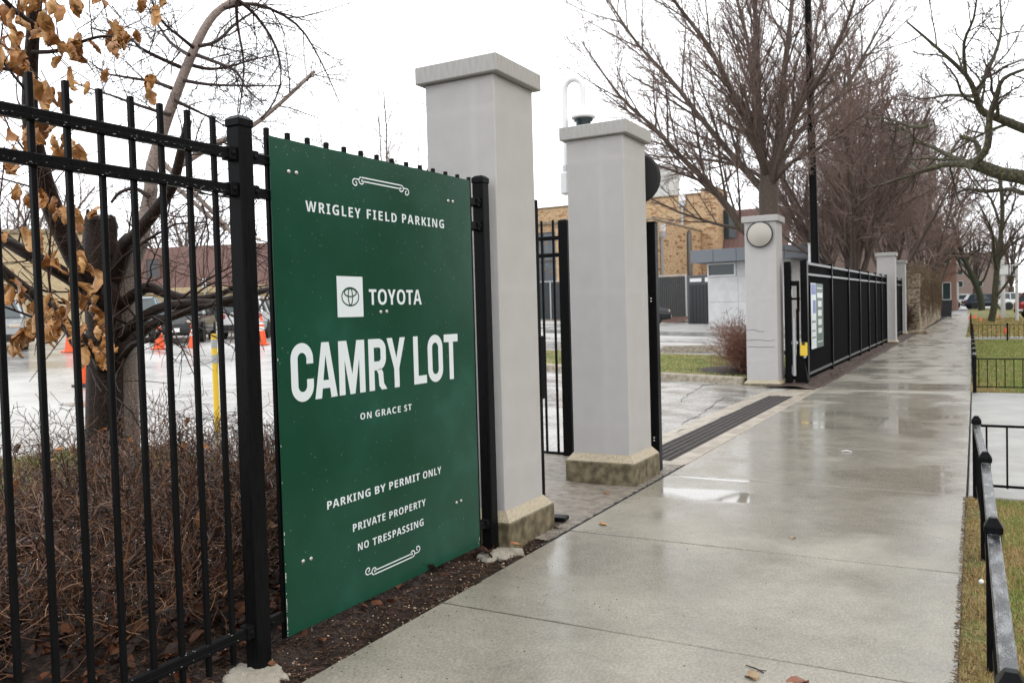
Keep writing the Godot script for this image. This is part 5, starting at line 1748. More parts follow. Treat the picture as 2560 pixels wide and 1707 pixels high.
func build_lot_things() -> void:
	cone(on_lot(655, 862), 0.95, "orange cone with white bands standing alone right of the fence post", "orange cones on the lot")
	cone(on_lot(398, 872), 0.95, "orange cone before the dark parked car", "orange cones on the lot")
	cone(on_lot(480, 868), 0.72, "short orange cone beside the white car's wheel", "orange cones on the lot")
	cone(on_lot(175, 880), 0.95, "orange cone beside the silver car's wheel", "orange cones on the lot")
	var p := on_lot(95, 872)
	car(p + Vector3(-1.3, 0, 0.6), -0.55, "silver estate car parked behind the brown-leaved branches", M.car_silver, "")
	p = on_lot(455, 858)
	car(p + Vector3(-1.8, 0, -1.6), -0.85, "dark car with pale number plate parked behind cones", M.car_dark, "")
	p = on_lot(548, 852)
	car(p + Vector3(-1.5, 0, -3.0), 2.2, "white car with red tail light parked beside dark car", M.car_white, "")
	p = on_lot(690, 838)
	car(p + Vector3(-1.0, 0, -2.0), 2.2, "grey car half hidden behind the fence post and board", M.car_silver, "")
	p = on_lot(330, 832)
	car(p + Vector3(-2.0, 0, -2.0), -0.7, "pale blue car behind the tree trunk", M.car_blue, "")
	p = on_lot(1651, 815)
	car(p + Vector3(-1.95, 0, -0.3), 0.3, "black car whose nose shows beside the gate post", M.car_dark, "")
	# bollards and a marker post
	p = on_lot(543, 1078)
	var t := thing("bollard", "yellow bollard with grey bands beyond the shrubs", "bollard", p)
	var m := MB.new()
	m.tube(PackedVector3Array([Vector3(0, -0.02, 0), Vector3(0, 1.16, 0)]), PackedFloat32Array([0.034, 0.034]), 14)
	part(t, "post", m.mesh(), M.yellow)
	for y in [0.86, 1.04]:
		m = MB.new()
		m.lathe(Vector3.ZERO, [[0.036, y - 0.05], [0.036, y + 0.05]], 14)
		part(t, "band", m.mesh(), M.band_grey)
	p = on_lot(238, 1045)
	t = thing("bollard", "plain yellow bollard behind the dark tree trunk", "bollard", p)
	m = MB.new()
	m.tube(PackedVector3Array([Vector3(0, -0.02, 0), Vector3(0, 1.0, 0), Vector3(0, 1.03, 0)]), PackedFloat32Array([0.045, 0.045, 0.02]), 14)
	part(t, "post", m.mesh(), M.yellow)
	m = MB.new()
	m.lathe(Vector3.ZERO, [[0.12, -0.01], [0.12, 0.015], [0.046, 0.02]], 14)
	part(t, "base", m.mesh(), M.rubber)
	p = on_lot(208, 965)
	t = thing("delineator", "tall red orange delineator post on the lot behind picket", "post", p)
	m = MB.new()
	m.tube(PackedVector3Array([Vector3(0, 0.03, 0), Vector3(0, 1.0, 0)]), PackedFloat32Array([0.055, 0.05]), 14)
	part(t, "post", m.mesh(), M.orange)
	m = MB.new()
	m.lathe(Vector3.ZERO, [[0.2, -0.01], [0.2, 0.03], [0.06, 0.05]], 14)
	part(t, "base", m.mesh(), M.rubber)
	# blue and white parking plate on its post by the mansard building
	p = on_lot(514, 812)
	t = thing("parking_plate", "small blue and white parking plate on a post behind white car", "sign", p)
	m_box(t, "post", Vector3(0, 1.2, 0), Vector3(0.05, 2.5, 0.05), M.galv)
	m_box(t, "plate", Vector3(0, 2.3, 0.03), Vector3(0.32, 0.48, 0.02), M.print_white)

# ------------------------------------------------------------------ bare trees
# wood: thick limbs; fine: twigs.  cfg: len ratio, kids, wander, up, angle, tip radius
func grow(wood: MB, fine: MB, p: Vector3, dir: Vector3, length: float, r: float, level: int, cfg: Dictionary) -> void:
	if cfg.has("tints"): fine.col = cfg.tints[rng.randi() % cfg.tints.size()]
	var n: int = cfg.segs[mini(level, cfg.segs.size() - 1)]
	var pts := PackedVector3Array([p])
	var rad := PackedFloat32Array([r])
	var dirs: Array[Vector3] = [dir]
	var d := dir
	var q := p
	var tip: float = maxf(r * 0.35, cfg.tip)
	for i in n:
		d = (d + Vector3(rng.randfn(), rng.randfn(), rng.randfn()) * cfg.wander + Vector3.UP * cfg.up).normalized()
		q += d * (length / n)
		if q.x > cfg.get("max_x", 99.0): q.x = cfg.max_x
		pts.append(q); rad.append(lerpf(r, tip, float(i + 1) / n)); dirs.append(d)
	var sides := 3 if r < 0.02 else (5 if r < 0.06 else 8)
	(fine if r < cfg.fine_below else wood).tube(pts, rad, sides, false)
	if level >= cfg.levels: return
	kids(wood, fine, pts, rad, length, level, cfg)
func kids(wood: MB, fine: MB, pts: PackedVector3Array, rad: PackedFloat32Array, length: float, level: int, cfg: Dictionary) -> void:
	var k: int = cfg.kids[mini(level, cfg.kids.size() - 1)]
	var n := pts.size() - 1
	var spin := rng.randf() * TAU
	for i in k:
		var t := lerpf(cfg.start, 0.98, (i + rng.randf()) / k)
		var f := t * n
		var j := mini(int(f), n - 1)
		var at := pts[j].lerp(pts[j + 1], f - j)
		var ax := (pts[j + 1] - pts[j]).normalized()
		var side := ax.cross(Vector3(0.3, 0.5, 0.8)).normalized().rotated(ax, spin + i * 2.4 + rng.randf_range(-0.4, 0.4))
		var ang: float = deg_to_rad(cfg.angle + rng.randf_range(-14, 14))
		var d := (ax * cos(ang) + side * sin(ang)).normalized()
		var r0 := lerpf(rad[j], rad[j + 1], f - j)
		var L: float = length * cfg.ratio[mini(level, cfg.ratio.size() - 1)] * rng.randf_range(0.65, 1.25) * (1.15 - 0.55 * t)
		grow(wood, fine, at, d, L, maxf(minf(r0 * 0.62, L * cfg.get("kr", 0.022) + 0.002), cfg.tip), level + 1, cfg)
func traced(px: Array, dist0: float, dist1: float, steps := 3) -> PackedVector3Array:
	# a limb followed on the photograph; its distance runs evenly from dist0 to dist1
	var out := PackedVector3Array()
	var c := PackedVector3Array()
	for i in px.size():
		c.append(away(px[i][0], px[i][1], lerpf(dist0, dist1, float(i) / maxi(px.size() - 1, 1))))
	for i in c.size() - 1:
		var a := c[maxi(i - 1, 0)]
		var d := c[mini(i + 2, c.size() - 1)]
		for s in steps:
			out.append(c[i].cubic_interpolate(c[i + 1], a, d, float(s) / steps))
	out.append(c[c.size() - 1])
	return out
func taper(n: int, r0: float, r1: float, pw := 1.0) -> PackedFloat32Array:
	var o := PackedFloat32Array()
	for i in n: o.append(lerpf(r0, r1, pow(float(i) / (n - 1), pw)))
	return o
func span(p: PackedVector3Array) -> float:
	var l := 0.0
	for i in p.size() - 1: l += p[i].distance_to(p[i + 1])
	return l
func limb(wood: MB, fine: MB, px: Array, d0: float, d1: float, r0: float, r1: float, cfg: Dictionary, sides := 8) -> PackedVector3Array:
	var p := traced(px, d0, d1)
	var r := taper(p.size(), r0, r1)
	wood.tube(p, r, sides, true)
	if cfg.size() > 0: kids(wood, fine, p, r, span(p), 0, cfg)
	return p
func z1(x: float, y: float) -> Array: return [1400 + x * 0.4932, y * 0.4932]
func r1(x: float, y: float) -> Array: return [x * 0.3189, y * 0.3189]
func r2(x: float, y: float) -> Array: return [x * 0.3507, 450 + y * 0.3507]
func tree_node(called: String, label: String, wood: MB, fine: MB, wm: Material, fm: Material, group := "") -> Node3D:
	var t := thing(called, label, "tree", Vector3.ZERO, 0.0, group)
	part(t, "trunk", wood.mesh(), wm)
	if fine.v.size() > 0:
		part(t, "crown", fine.mesh(), fm)
	return t

func build_trees() -> void:
	# --- vase-shaped tree behind the mirror pillar
	rng.seed = 301
	var W := MB.new()
	var F := MB.new()
	var D := 24.0
	var base := away(1922, 640, D)
	base.y = lot_y(base.x, base.z) - 0.05
	var crotch := away(1922, 470, D)
	W.tube(PackedVector3Array([base, base.lerp(crotch, 0.04), base.lerp(crotch, 0.2), base.lerp(crotch, 0.6), crotch, away(1921, 440, D), away(1921, 405, D)]), PackedFloat32Array([0.45, 0.34, 0.30, 0.27, 0.26, 0.20, 0.10]), 12, false)
	var cfg := {segs = [6, 5, 4, 3], wander = 0.055, up = 0.05, kr = 0.015, tip = 0.0046, fine_below = 0.020, levels = 3, kids = [26, 10, 6], start = 0.16, angle = 30.0, ratio = [0.32, 0.46, 0.5]}
	var limbs := [
		[[z1(1040, 1080), z1(950, 1180), z1(860, 1060), z1(760, 940), z1(600, 780), z1(470, 640), z1(300, 480), z1(110, 210)], -0.6, 0.17, 0.018],
		[[z1(1060, 1000), z1(1000, 930), z1(850, 760), z1(700, 580), z1(560, 400), z1(400, 230), z1(270, 40), z1(200, -60)], 1.2, 0.14, 0.02],
		[[z1(1055, 900), z1(1020, 800), z1(960, 640), z1(850, 420), z1(750, 230), z1(600, 30), z1(520, -90)], -1.6, 0.16, 0.03],
		[[z1(1050, 950), z1(1030, 750), z1(990, 500), z1(960, 250), z1(900, 0), z1(870, -160)], 1.5, 0.13, 0.04],
		[[z1(1060, 1000), z1(1030, 800), z1(1005, 500), z1(1000, 250), z1(990, 0), z1(990, -200)], -0.4, 0.17, 0.05],
		[[z1(1075, 950), z1(1110, 700), z1(1130, 430), z1(1170, 100), z1(1185, -160)], 0.8, 0.17, 0.05],
		[[z1(1075, 960), z1(1100, 830), z1(1200, 560), z1(1330, 380), z1(1450, 130), z1(1520, -80)], -1.2, 0.14, 0.03],
		[[z1(1080, 980), z1(1110, 860), z1(1230, 650), z1(1420, 480), z1(1560, 250), z1(1720, -40)], 1.4, 0.12, 0.02],
		[[z1(1070, 900), z1(1120, 750), z1(1240, 500), z1(1290, 200), z1(1340, -60)], 2.4, 0.11, 0.03],
		[[z1(1050, 920), z1(960, 860), z1(820, 820), z1(640, 800), z1(480, 790), z1(300, 740)], 2.0, 0.08, 0.012],
		[[z1(1080, 930), z1(1180, 820), z1(1330, 740), z1(1480, 620), z1(1640, 520)], -2.2, 0.08, 0.012]]
	for l in limbs:
		limb(W, F, l[0], D, D + l[1] * 1.6, l[2] * 0.8, l[3] * 0.8, cfg)
	tree_node("bare_tree", "large bare vase-shaped tree behind the mirror pillar", W, F, M.bark_brown, M.twig_red)
	# --- second, denser tree behind the screened fence
	rng.seed = 302
	W = MB.new(); F = MB.new()
	var c2 := {segs = [7, 5, 4, 3], wander = 0.06, up = 0.04, kr = 0.015, tip = 0.0065, fine_below = 0.03, levels = 3, kids = [20, 10, 6], start = 0.18, angle = 30.0, ratio = [0.32, 0.48, 0.5]}
	spread_tree(W, F, away(2128, 700, 35), 13, 0.26, 10.5, 1.3, 0.60, c2)
	tree_node("bare_tree", "dense reddish bare tree with many upright stems behind screened fence", W, F, M.bark_brown, M.twig_red)
	for q in [[2235, 700, 50.0, 303, 10.5, 9, 0.62, "bare reddish tree over the far end of screened fence"], [2320, 700, 66.0, 304, 12.0, 8, 0.55, "bare tree behind the stone wall"], [2060, 690, 58.0, 305, 11.0, 8, 0.6, "bare tree seen through the denser one behind the booth"], [2345, 730, 95.0, 310, 10.5, 7, 0.6, "bare tree beside the far houses"]]:
		rng.seed = q[3]
		W = MB.new(); F = MB.new()
		var c3 := {segs = [6, 4, 3, 3], wander = 0.07, up = 0.03, kr = 0.016, tip = 0.010, fine_below = 0.05, levels = 3, kids = [14, 7, 6], start = 0.18, angle = 36.0, ratio = [0.36, 0.5, 0.5]}
		spread_tree(W, F, away(q[0], q[1], q[2]), q[5], 0.26, q[4], 1.6, q[6], c3)
		tree_node("bare_tree", q[7], W, F, M.bark_brown, M.twig_red)
	# --- mossy tree reaching in from the right
	rng.seed = 306
	W = MB.new(); F = MB.new()
	var c4 := {segs = [6, 5, 4, 3], wander = 0.16, up = 0.015, tip = 0.004, fine_below = 0.016, levels = 3, kids = [9, 5, 4], start = 0.2, angle = 46.0, ratio = [0.42, 0.5, 0.55]}
	var TD := 15.0
	var tb := away(2900, 1000, TD)
	tb.y = -0.05
	var tc := away(2850, 520, TD)
	W.tube(PackedVector3Array([tb, tb + Vector3(0, 0.3, 0), tb.lerp(tc, 0.5), tc, tc + Vector3(0.2, 2.2, 0), tc + Vector3(0.1, 4.5, -0.5)]), PackedFloat32Array([0.42, 0.30, 0.26, 0.25, 0.20, 0.14]), 12)
	limb(W, F, [[2850, 520], z1(2600, 980), z1(2352, 900), z1(2240, 880), z1(2130, 840), z1(2080, 830)], TD, TD - 0.6, 0.13, 0.085, {})
	limb(W, F, [z1(2130, 840), z1(1980, 830), z1(1860, 860), z1(1740, 900), z1(1620, 940), z1(1560, 950)], TD - 0.6, TD + 0.6, 0.055, 0.014, c4)
	limb(W, F, [z1(2130, 840), z1(2000, 800), z1(1880, 740), z1(1760, 700), z1(1690, 620)], TD - 0.6, TD + 1.2, 0.045, 0.012, c4)
	limb(W, F, [z1(2110, 820), z1(2170, 740), z1(2180, 600), z1(2210, 500), z1(2250, 400), z1(2360, 350)], TD - 0.6, TD - 1.2, 0.06, 0.02, c4)
	limb(W, F, [z1(2500, 700), z1(2352, 650), z1(2230, 600), z1(2140, 560), z1(2110, 480), z1(2060, 380), z1(1900, 230), z1(1760, 110)], TD + 0.4, TD - 0.8, 0.085, 0.012, c4)
	limb(W, F, [z1(2110, 490), z1(2140, 430), z1(2220, 240), z1(2240, 120), z1(2230, -30)], TD - 0.3, TD + 0.6, 0.04, 0.012, c4)
	limb(W, F, [z1(2060, 380), z1(2050, 220), z1(2100, 90), z1(2120, -60)], TD - 0.5, TD - 1.4, 0.03, 0.010, c4)
	limb(W, F, [z1(2110, 490), z1(1980, 480), z1(1850, 500), z1(1740, 480)], TD - 0.3, TD + 1.5, 0.03, 0.008, c4)
	limb(W, F, [z1(1860, 640), z1(1780, 640), z1(1660, 600), z1(1550, 600)], TD - 0.2, TD + 1.0, 0.035, 0.010, c4)
	limb(W, F, [[2850, 480], z1(2620, 600), z1(2500, 700)], TD, TD + 0.4, 0.12, 0.085, {})
	limb(W, F, [z1(2352, 980), z1(2280, 960), z1(2160, 970), z1(2060, 960), z1(1980, 1000)], TD - 0.4, TD + 1.0, 0.04, 0.012, c4)
	limb(W, F, [z1(2030, 690), z1(2110, 720), z1(2130, 800), z1(2120, 840)], TD - 0.4, TD - 0.6, 0.03, 0.05, {})
	tree_node("mossy_tree", "bare tree with mossy branches reaching over the right lawn", W, F, M.bark_moss, M.twig)
	# --- far tree on the lawn, leaning ivy trunk
	rng.seed = 307
	W = MB.new(); F = MB.new()
	var FD := 50.0
	var c5 := {segs = [6, 5, 4, 3], wander = 0.12, up = 0.03, tip = 0.010, fine_below = 0.045, levels = 3, kids = [8, 6, 5], start = 0.2, angle = 42.0, ratio = [0.5, 0.5, 0.5]}
	limb(W, F, [[2479, 803], [2486, 770], [2490, 720], [2495, 660], [2502, 600], [2508, 520], [2500, 440]], FD, FD, 0.18, 0.09, c5, 10)
	limb(W, F, [[2492, 665], [2515, 625], [2545, 600], [2575, 585], [2620, 560]], FD, FD - 1, 0.07, 0.035, c5)
	limb(W, F, [[2500, 560], [2480, 500], [2440, 450], [2410, 400]], FD, FD + 1, 0.08, 0.02, c5)
	limb(W, F, [[2505, 520], [2540, 460], [2580, 400]], FD, FD + 1, 0.08, 0.02, c5)
	tree_node("bare_tree", "single dark bare tree on the brownish far lawn", W, F, M.bark_moss, M.twig)
	rng.seed = 308
	W = MB.new(); F = MB.new()
	limb(W, F, [[2456, 776], [2452, 740], [2440, 705], [2425, 675], [2410, 645], [2395, 600], [2380, 540]], 70, 70, 0.25, 0.10, c5, 10)
	limb(W, F, [[2412, 650], [2440, 630], [2470, 610]], 70, 70, 0.10, 0.03, c5)
	tree_node("leaning_tree", "leaning ivy-covered trunk beyond the end of the walk", W, F, M.ivy, M.twig)
	# --- bare crowns behind the left buildings
	for q in [[470, 700, 70.0, 311, 9.0, "bare reddish tree crown over the mansard roof"], [1010, 700, 62.0, 312, 15.5, "bare tree rising behind the tall pillar"], [60, 720, 60.0, 313, 9.0, "bare tree behind the sandy building"], [2440, 730, 112.0, 315, 9.5, "bare tree behind the leaning ivy trunk"], [2530, 730, 100.0, 316, 9.5, "bare tree beyond the parked cars"]]:
		rng.seed = q[3]
		W = MB.new(); F = MB.new()
		var c6 := {segs = [6, 4, 3, 3], wander = 0.09, up = 0.02, tip = 0.010, fine_below = 0.04, levels = 3, kids = [9, 6, 4], start = 0.25, angle = 38.0, ratio = [0.42, 0.5, 0.5]}
		spread_tree(W, F, away(q[0], q[1], q[2]), 8, 0.3, q[4], 1.8, 0.6, c6)
		tree_node("bare_tree", q[5], W, F, M.bark_brown, M.twig_red)
	near_trees()

func spread_tree(W: MB, F: MB, at: Vector3, stems: int, r: float, h: float, clear: float, lean: float, cfg: Dictionary) -> void:
	var b := Vector3(at.x, lot_y(at.x, at.z) - 0.1, at.z)
	var c := b + Vector3(0, clear, 0)
	W.tube(PackedVector3Array([b, b + Vector3(0, 0.25, 0), c]), PackedFloat32Array([r * 1.35, r, r * 0.9]), 10, false)
	for i in stems:
		var a := TAU * (i + rng.randf() * 0.5) / stems
		var s: float = lean * rng.randf_range(0.45, 1.1)
		if i % 4 == 0: s *= 0.25
		var dir := Vector3(cos(a) * s, 1.0, sin(a) * s).normalized()
		grow(W, F, c - Vector3(0, 0.15 * rng.randf(), 0), dir, (h - clear) * rng.randf_range(0.8, 1.08) / dir.y * (1.0 if s < 0.3 else 0.92), r * rng.randf_range(0.34, 0.5), 0, cfg)

func leaf_mesh(sd: int) -> ArrayMesh:
	# a dead leaf hanging from its stalk: curled blade along -y
	var rg := RandomNumberGenerator.new()
	rg.seed = sd
	var m := MB.new()
	m.colored = true
	var base: Color = [Color(0.50, 0.27, 0.10), Color(0.44, 0.21, 0.065), Color(0.34, 0.15, 0.045)][sd % 3]
	var n := 8
	var curl := rg.randf_range(0.5, 1.5)
	var twist := rg.randf_range(-0.8, 0.8)
	var rows := []
	for i in n + 1:
		var t := float(i) / n
		var w := 0.33 * pow(sin(PI * minf(t * 0.92 + 0.06, 1.0)), 0.75) * (1.0 + rg.randf_range(-0.30, 0.25))
		if i == n: w = 0.0
		var bend := 0.18 * sin(t * PI * 1.2 + sd)
		var row := []
		for j in 5:
			var u := (j - 2) / 2.0
			var p := Vector3(u * w * cos(absf(u) * curl * 0.6), -t, bend + absf(u) * w * sin(absf(u) * curl) * 0.9 + rg.randf_range(-0.06, 0.06))
			p = p.rotated(Vector3.UP, twist * t)
			m.col = (base * rg.randf_range(0.6, 1.3)).lerp(Color(0.16, 0.07, 0.025), 0.35 if j == 2 else 0.0)
			row.append(m.vert(p, Vector3(u * 0.5, 0, 1).normalized().rotated(Vector3.UP, twist * t)))
		rows.append(row)
	for i in n:
		for j in 4:
			m.tri(rows[i][j], rows[i][j + 1], rows[i + 1][j])
			m.tri(rows[i][j + 1], rows[i + 1][j + 1], rows[i + 1][j])
	m.smooth()
	return m.mesh()

func near_trees() -> void:
	# --- tree A: dark wet trunk sawn off, with side shoots and last brown leaves
	rng.seed = 401
	var W := MB.new()
	var F := MB.new()
	var cf := {segs = [6, 5, 4], wander = 0.15, up = 0.0, tip = 0.0018, kr = 0.011, fine_below = 0.011, levels = 2, kids = [7, 5], start = 0.15, angle = 50.0, ratio = [0.42, 0.5]}
	var A := 7.9
	var st := traced([[262, 1190], [262, 1120], [262, 1000], [262, 880], [256, 760], [248, 660], [250, 560]], A, A)
	W.tube(st, taper(st.size(), 0.165, 0.135), 14)
	var cut := MB.new()
	cut.tube(PackedVector3Array([st[st.size() - 1] + Vector3(0, -0.04, 0), st[st.size() - 1] + Vector3(0.02, 0.06, 0.02)]), PackedFloat32Array([0.142, 0.12]), 9)
	var A1 := limb(W, F, [[268, 800], [250, 765], [190, 650], [130, 520], [100, 420], [75, 300], [76, 150], [92, -30]], A, A - 1.4, 0.105, 0.038, cf, 10)
	limb(W, F, [[268, 720], r2(860, 570), r2(900, 440), r2(960, 395), r2(1150, 160), r2(1230, 30), [452, 380], [470, 300]], A, A - 0.9, 0.075, 0.03, cf)
	limb(W, F, [[290, 850], r2(1020, 980), r2(1150, 910), r2(1350, 880), r2(1640, 880), r2(1800, 900)], A, A - 1.6, 0.055, 0.022, cf)
	limb(W, F, [[285, 900], r2(1020, 1080), r2(1150, 1000), r2(1400, 910), r2(1640, 850), r2(1830, 800), r2(1960, 770)], A, A - 2.0, 0.050, 0.018, cf)
	limb(W, F, [[285, 780], r2(1030, 770), r2(1180, 810), r2(1350, 850), r2(1500, 835), r2(1640, 780), r2(1760, 690)], A, A - 1.4, 0.055, 0.015, cf)
	limb(W, F, [[275, 940], r2(860, 1290), r2(950, 1170), r2(1090, 1130), r2(1140, 1080)], A, A - 1.0, 0.045, 0.012, cf)
	limb(W, F, [[255, 760], r2(560, 740), r2(330, 600), r2(150, 500), r2(40, 440), r2(-120, 400)], A, A - 1.8, 0.07, 0.03, cf)
	limb(W, F, [[258, 930], r2(700, 1250), r2(530, 1100), r2(400, 960), r2(250, 840), r2(50, 680), r2(-80, 560)], A, A - 2.2, 0.065, 0.03, cf)
	limb(W, F, [[76, 185], [40, 175], [10, 172], [-30, 165]], A - 1.4, A - 1.8, 0.02, 0.008, cf)
	limb(W, F, [[80, 60], [40, 30], [10, 0], [-20, -30]], A - 1.4, A - 1.6, 0.022, 0.012, cf)
	limb(W, F, [[80, 130], [140, 127], [200, 105], [260, 90], [320, 100], [345, 110]], A - 1.3, A - 1.9, 0.016, 0.004, cf)
	for k in 9:   # torn splinters round the sawn top
		var a := TAU * k / 9.0 + rng.randf()
		var s0 := st[st.size() - 1] + Vector3(cos(a), 0, sin(a)) * 0.085
		cut.tube(PackedVector3Array([s0 + Vector3(0, -0.10, 0), s0 + Vector3(0.01, rng.randf_range(-0.02, 0.05), 0), s0 + Vector3(rng.randf_range(-0.02, 0.02), rng.randf_range(0.05, 0.13), 0)]), PackedFloat32Array([0.055, 0.048, 0.012]), 5)
	var t := tree_node("leafy_stump", "sawn-off dark wet tree with curled brown leaves behind iron fence", W, F, M.bark_wet, M.twig)
	part(t, "sawn_top", cut.mesh(), M.bark_wet)
	var kinds := []
	for k in 9: kinds.append(leaf_mesh(k * 7 + 3))
	var spots := [[12, 20], [30, 60], [60, 20], [95, 65], [110, 30], [150, 25], [185, 20], [215, 12], [75, 95], [100, 100], [125, 140], [160, 150], [185, 112], [205, 125], [245, 100], [262, 95], [300, 85], [320, 105], [355, 15], [365, 35], [20, 135], [10, 165], [40, 175], [168, 200], [125, 245], [110, 265], [140, 255], [228, 225], [350, 240], [12, 310], [30, 340], [55, 355], [70, 380], [20, 400], [45, 430], [110, 340], [125, 375], [155, 380], [155, 400], [30, 480], [55, 500], [110, 530], [140, 545], [200, 560], [60, 600], [75, 630], [130, 640], [165, 680], [205, 690], [215, 700], [45, 720], [20, 750], [80, 760], [60, 830], [45, 800], [90, 850], [60, 880], [140, 815], [150, 850], [225, 770], [240, 800], [218, 830], [235, 860], [250, 900], [225, 900], [190, 740], [120, 790]]
	rng.seed = 402
	var pet := MB.new()
	for s in spots:
		var d := rng.randf_range(5.4, 6.6)
		var c := away(s[0], s[1], d)
		var stalk := c + Vector3(rng.randf_range(-0.05, 0.05), 0.10, rng.randf_range(-0.05, 0.05))
		pet.rod(stalk + Vector3(rng.randf_range(-0.15, 0.15), 0.12, rng.randf_range(-0.15, 0.15)), stalk, 0.004, 0.003, 4)
		for k in rng.randi_range(2, 5):
			var o := part(t, "leaf", kinds[rng.randi() % 9], M.leaf)
			var b := Basis(Vector3.UP, rng.randf() * TAU) * Basis(Vector3.RIGHT, rng.randf_range(-0.5, 0.6)) * Basis(Vector3.BACK, rng.randf_range(-0.5, 0.5))
			o.transform = Transform3D(b.scaled(Vector3.ONE * rng.randf_range(0.085, 0.155)), stalk + Vector3(rng.randf_range(-0.07, 0.07), rng.randf_range(-0.08, 0.05), rng.randf_range(-0.07, 0.07)))
			pet.rod(stalk, o.position, 0.002, 0.0015, 3)
	part(t, "stalks", pet.mesh(), M.twig)
	# --- tree B: lichened trunk that bends into a pale leaning stem
	rng.seed = 403
	W = MB.new(); F = MB.new()
	var low := MB.new()
	var B := 7.95
	var lo := traced([[312, 1190], [312, 1100], [311, 950], [309, 800], [313, 700], [330, 640], [348, 600]], B, B)
	low.tube(lo, taper(lo.size(), 0.125, 0.080), 12)
	var cb := {segs = [7, 5, 4], wander = 0.13, up = -0.012, tip = 0.0016, kr = 0.010, fine_below = 0.012, levels = 3, kids = [11, 6, 4], start = 0.10, angle = 48.0, ratio = [0.42, 0.5, 0.5]}
	var up := traced([[345, 615], [368, 520], [376, 470], [379, 414], [414, 303], [456, 191], [497, 96], [536, 35], [590, -3], [680, -60]], B, B + 0.4)
	W.tube(up, taper(up.size(), 0.066, 0.026), 12)
	for q in [[[r1(1510, 370), r1(1400, 280), r1(1300, 200), r1(1220, 90), r1(1180, -40)], -0.8], [[r1(1560, 360), r1(1700, 320), r1(1850, 180), r1(2000, 80), r1(2130, -20)], 0.7], [[r1(1410, 525), r1(1220, 440), r1(1090, 370), r1(1030, 310), r1(850, 250), r1(700, 220)], -0.9], [[r1(1340, 690), r1(1200, 640), r1(960, 600), r1(820, 570), r1(700, 480)], 0.5], [[r1(1480, 430), r1(1330, 330), r1(1210, 150), r1(1130, 20)], 0.9], [[r1(1540, 430), r1(1700, 490), r1(1850, 560), r1(1930, 690), r1(2070, 820)], -0.7], [[r1(1500, 510), r1(1640, 540), r1(1800, 520), r1(2000, 460), r1(2200, 420)], 0.4], [[r1(1440, 630), r1(1620, 660), r1(1850, 670), r1(2200, 670)], -0.4], [[r1(1370, 790), r1(1500, 850), r1(1640, 920), r1(1800, 1010)], 0.6], [[r1(1850, 10), r1(1860, 200), r1(1910, 520), r1(1870, 890)], 0.3], [[r1(1330, 900), r1(1100, 830), r1(850, 740), r1(600, 660)], 0.4], [[[590, -3], [640, 40], [690, 120], [700, 210], [660, 300]], 0.5], [[[560, 20], [640, 10], [740, 60], [800, 150], [850, 260]], 0.6]]:
		limb(F, F, q[0], B, B + q[1], 0.019, 0.004, cb, 6)
	limb(W, F, [[440, 420], [520, 370], [600, 330], [650, 300], [720, 240], [785, 178]], B - 0.6, B - 0.2, 0.026, 0.015, cb, 7)
	limb(F, F, [r2(790, 160), r2(850, 90), r2(960, 60), r2(1060, 120)], B + 0.2, B, 0.012, 0.02, cb, 7)
	limb(W, F, [[400, 400], [470, 470], [560, 560], [620, 640]], B, B - 1.2, 0.025, 0.012, cb, 7)
	limb(W, F, [[430, 460], [500, 520], [560, 570], [650, 600]], B, B - 1.2, 0.022, 0.010, cb, 7)
	var tb := thing("leaning_tree", "pale leaning tree with lichened lower trunk behind iron fence", "tree")
	part(tb, "trunk", low.mesh(), M.bark_grey)
	part(tb, "stem", W.mesh(), M.bark_pale)
	part(tb, "crown", F.mesh(), M.twig_dark)

# ------------------------------------------------------------------ bare shrubs
func shrub(at: Vector3, h: float, spread: float, stems: int, mesh_mat: Material, label: String, group: String, tip := 0.0018) -> void:
	var F := MB.new()
	F.colored = mesh_mat == M.twig_shrub
	var cfg := {tints = [Color(0.018, 0.009, 0.007), Color(0.036, 0.016, 0.011), Color(0.080, 0.034, 0.020), Color(0.14, 0.060, 0.032), Color(0.23, 0.12, 0.060)], segs = [5, 4, 3], wander = 0.20, up = 0.03, tip = tip, fine_below = 1.0, max_x = -2.70 if at.z > -6.0 else 99.0, levels = 2, kids = [11, 6], start = 0.12, angle = 52.0, ratio = [0.55, 0.5]}
	for i in stems:
		var a := rng.randf() * TAU
		var s := spread * sqrt(rng.randf())
		var b := at + Vector3(cos(a) * s * 0.55, 0, sin(a) * s * 0.55)
		var d := Vector3(cos(a) * s * 0.9 + rng.randf_range(-0.25, 0.25), h, sin(a) * s * 0.9 + rng.randf_range(-0.25, 0.25)).normalized()
		grow(F, F, b, d, h * rng.randf_range(0.7, 1.1), tip * 3.2, 0, cfg)
	var t := thing("bare_shrub", label, "shrub", Vector3.ZERO, 0.0, group)
	part(t, "twigs", F.mesh(), mesh_mat)
	if at.z < -6.0: return
	var bead := MB.new()
	bead.lathe(Vector3.ZERO, [[0.0, 0.6], [0.7, 0.4], [1.0, 0.0], [0.7, -0.8], [0.0, -1.2]], 6)
	var xf := []
	for i in 420:
		var p := F.v[rng.randi() % F.v.size()]
		xf.append(Transform3D(Basis.from_scale(Vector3.ONE * rng.randf_range(0.0014, 0.0032)), p + Vector3(0, -0.001, 0)))
	scatter("raindrops", t, bead.mesh(), M.bead, xf, [])
